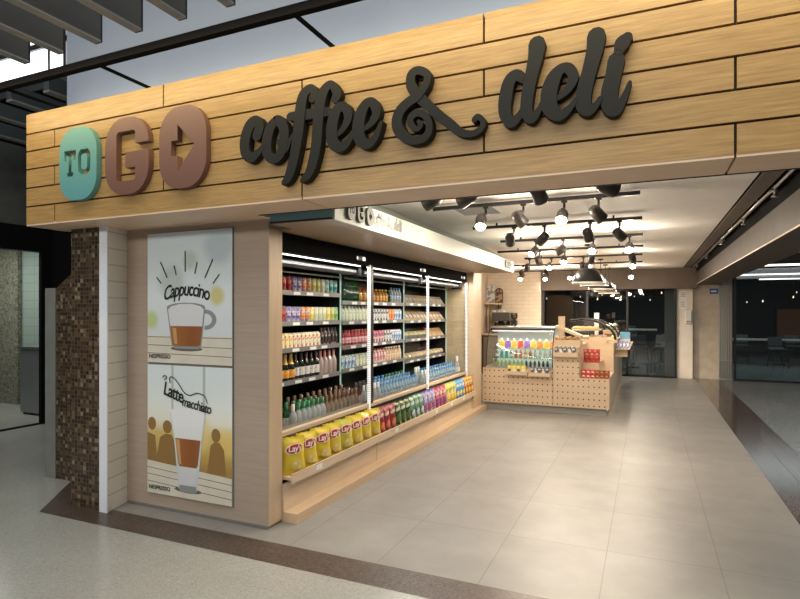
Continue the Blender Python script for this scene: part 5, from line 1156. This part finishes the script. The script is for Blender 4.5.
# ------------------------------------------------------------------ upper left: wall, baffles, bar, clerestory
UW = plain('upper_white', (.36,.40,.47), .6)
struct('wall_upper', B(-4.84, 3.4, 3.42, 3.6, 2.8, 5.2), UW, 'pale grey blue wall above the wood fascia', 'wall')
BAF = plain('baffle_grey', (.085,.082,.076), .6); BAFE = plain('baffle_edge', (.30,.29,.27), .6)
for i in range(13):
    x = -5.97 + i*.373
    t = thing('ceiling_baffle', '%s grey hanging ceiling baffle from left above the passage' % ORD[i], 'ceiling baffle', (x, 2.6, 3.4), group='hanging baffles above the passage')
    obj('panel', B(-.03, .03, -5.2, -.012, .012, .215), BAF, t); obj('end_cap', B(-.032,.032,-.012,0,0,.22), BLACK, t); obj('bottom_edge', B(-.032,.032,-5.2,-.012,0,.012), BAFE, t)
    bm = bmesh.new(); tube(bm, [(0,-.35,.215),(0,-.35,.85)], .006, 6); tube(bm, [(0,-3,.215),(0,-3,.85)], .006, 6); obj('hanger', bm, BLACK, t)
bar = thing('light_bar', 'long black metal bar hanging above the fascia', 'bar', (-1.5, 2.62, 3.29))
obj('rail', B(-6.5, 4.5, -.025, .025, -.025, .025), plain('bar_black', (.003,.003,.004), .9, spec=.03), bar)
for x in (-4.86+1.5-.0, -2.35, -.75, .85, 2.4): obj('stay', B(x+.42-.012, x+.42+.012, .025, .80, -.008, .008), MATTE, bar)
for x in (-2.4, 0, 2.4):
    bm = bmesh.new(); tube(bm, [(x,0,.02),(x,0,1.0)], .008, 6); obj('hanger', bm, BLACK, bar)
# left side: dark wall with doorway
HW = plain('left_header', (.11,.115,.10), .6, var=.15)
struct('wall_left_passage', B((-8.1,-7.95,-2,4.45,0,3.9),(-8.1,-7.95,4.45,5.30,2.46,3.9),(-8.1,-7.95,5.30,5.35,0,3.9)), HW, 'dim olive grey wall over the doorway on the far left', 'wall')
dw = bpy.data.objects.new('door_1', None); COL.objects.link(dw); dw['kind'] = 'structure'; dw['label'] = 'black framed open doorway on the far left'; dw['category'] = 'doorway'; dw.location = (-7.93, 4.5, 0)
obj('door_frame', B((-.03,.03,.70,.98,0,2.46),(-.03,.03,-.25,-.10,0,2.46),(-.03,.03,-.25,.98,2.46,2.80)), MATTE, dw); obj('threshold', B(-.06,.03,-.2,.7,.0,.012), MATTE, dw)
struct('wall_dark', B((-8.1, -4.4, 5.355, 5.5, 0, 4.93),(-13,-8.1,5.355,5.5,3.05,4.93)), MATTE, 'matte black wall standing in for the dark void behind the mosaic column', 'wall')  # dark void is put in as matte black colour
struct('wall_restroom', B(-14.0, -8.0, 6.2, 6.35, 0, 2.9), tilegrid('mint_tile', (.36,.42,.37), (.34,.40,.36), (.28,.33,.29), .30, .15, axes='XZ', msize=.008, rough=.3, noise=.05), 'pale mint tiled wall seen through the left doorway', 'wall')
struct('pillar_granite', B(-11.6, -9.93, 6.12, 6.19, 0, 2.9), speckle('pillar_granite_mat', (.24,.22,.17), (.09,.08,.05), (.38,.35,.28), 40, .3, .35), 'speckled granite pillar seen through the left doorway', 'pillar')
struct('ceiling_restroom', B(-14, -8.0, 4, 6.4, 2.9, 3.0), plain('restroom_ceiling', (.25,.27,.25), .6), 'ceiling of the room beyond the left doorway', 'ceiling')
df_ = thing('drinking_fountain', 'grey steel drinking fountain with a tap seen through the left doorway', 'drinking fountain', (-8.58, 5.80, 0))
obj('cabinet', bevelled(B(-.42,.42,-.22,.25,.03,1.02), .015), DSTEEL, df_); obj('basin_top', B(-.44,.44,-.24,.27,1.02,1.06), STEEL, df_); obj('badge', B(.10,.25,-.225,-.221,.88,.92), WHITE, df_)
bm = bmesh.new(); tube(bm, [(.12,.05,1.06),(.12,.05,1.26),(.12,-.02,1.33),(.12,-.08,1.29)], .013, 8); obj('tap', bm, STEEL, df_)
obj('kick', B(-.40,.40,-.18,.22,0,.03), BLACK, df_)
# clerestory and ducts upper left
cl = bpy.data.objects.new('window_3', None); COL.objects.link(cl); cl['kind'] = 'structure'; cl['label'] = 'bright daylight clerestory window at the upper left'; cl['category'] = 'window'; cl.location = (-10.5, 5.36, 4.95)
obj('pane', B(0, 5.6, 0, .02, 0, 1.6), plain('daylight_pane', (.8,.88,.95), .3, emit=2.2, ecol=(.84,.92,1.0)), cl)
obj('window_frame', B((0,5.6,-.05,-.01,.50,.58),(0,5.6,-.05,-.01,.72,.86),(0,5.6,-.05,-.01,1.1,1.16),(2.9,2.96,-.05,-.01,0,1.6),(4.3,4.36,-.05,-.01,0,1.6),(0,5.6,-.05,-.01,-.1,.02)), GREYP, cl)
DUCT = plain('duct_grey', (.075,.085,.085), .45)
for i, x in enumerate((-5.4, -5.98, -6.62, -7.3)):
    t = thing('ceiling_baffle', '%s dark hanging baffle from the fascia corner, below the clerestory' % ORD[i], 'ceiling baffle', (x, 3.6, 3.76), group='dark baffles under the clerestory')
    obj('panel', B(-.04, .04, 0, 1.7, .02, .17), DUCT, t); obj('bottom_edge', B(-.045,.045,0,1.7,0,.02), BAFE, t)
# ------------------------------------------------------------------ lights
def area(name, loc, rot, sx, sy, power, col=(1,1,1), spread=None):
    ld = bpy.data.lights.new(name, 'AREA'); ld.shape = 'RECTANGLE'; ld.size = sx; ld.size_y = sy; ld.energy = power; ld.color = col
    if spread: ld.spread = R(spread)
    o = bpy.data.objects.new(name, ld); COL.objects.link(o); o.location = loc; o.rotation_euler = rot; return o
area('passage_top_fill', (-2.5, -.4, 5.4), (0,0,0), 10, 4, 300, (.92,.97,1.0))  # unseen overhead fill added to light the passage
area('passage_front_fill', (-2.6, -2.6, 3.2), (R(62),0,0), 6, .4, 120, (1,.97,.92))  # unseen fill behind the camera, added to light posters under the soffit
area('fascia_wash', (-1.2, 2.50, 3.255), (R(55),0,0), 7.5, .05, 30, (1,.84,.50))
area('fascia_cove', (-1.2, 3.26, 3.16), (R(164),0,0), 7.0, .05, 26, (1,.90,.70))
area('right_passage', (4.2, 9, 2.85), (0,0,0), 3.0, 7, 110, (.95,1,1))
area('beyond', (2.0, 18.5, 2.85), (0,0,0), 9, 4, 150, (.85,1,1))
area('restroom_lamp', (-9.6, 5.0, 2.85), (0,0,0), 1.5, .6, 42, (.92,1,.93))
for i in range(3):
    y0, y1 = YB[i], YB[i+1]
    area('cooler_lamp', (XG-.05, (y0+y1)/2, 2.045), (0, R(-18), 0), .06, (y1-y0)*.9, 10, (1,.96,.9))
area('display_fill', (-1.91, CY+.4, 1.28), (R(-15),0,0), .95, .05, 6, (1,.97,.9))  # fill light added inside the fridge, placed at the added tube
for i, y in enumerate((9.1, 11.7, 14.3)):
    ld = bpy.data.lights.new('pendant_glow', 'POINT'); ld.energy = 7; ld.color = (1,.84,.64); ld.shadow_soft_size = .05
    o = bpy.data.objects.new('pendant_glow', ld); COL.objects.link(o); o.location = (-.84, y, 2.06)
w = bpy.data.worlds.new('world'); sc.world = w; w.use_nodes = True
w.node_tree.nodes['Background'].inputs[0].default_value = (.9,.95,1,1); w.node_tree.nodes['Background'].inputs[1].default_value = .05
sc.view_settings.view_transform = 'Standard'
sc.view_settings.look = 'None'
sc.view_settings.exposure = 0.0
sc.cycles.max_bounces = 8; sc.cycles.diffuse_bounces = 4; sc.cycles.transparent_max_bounces = 24; sc.cycles.sample_clamp_indirect = 6
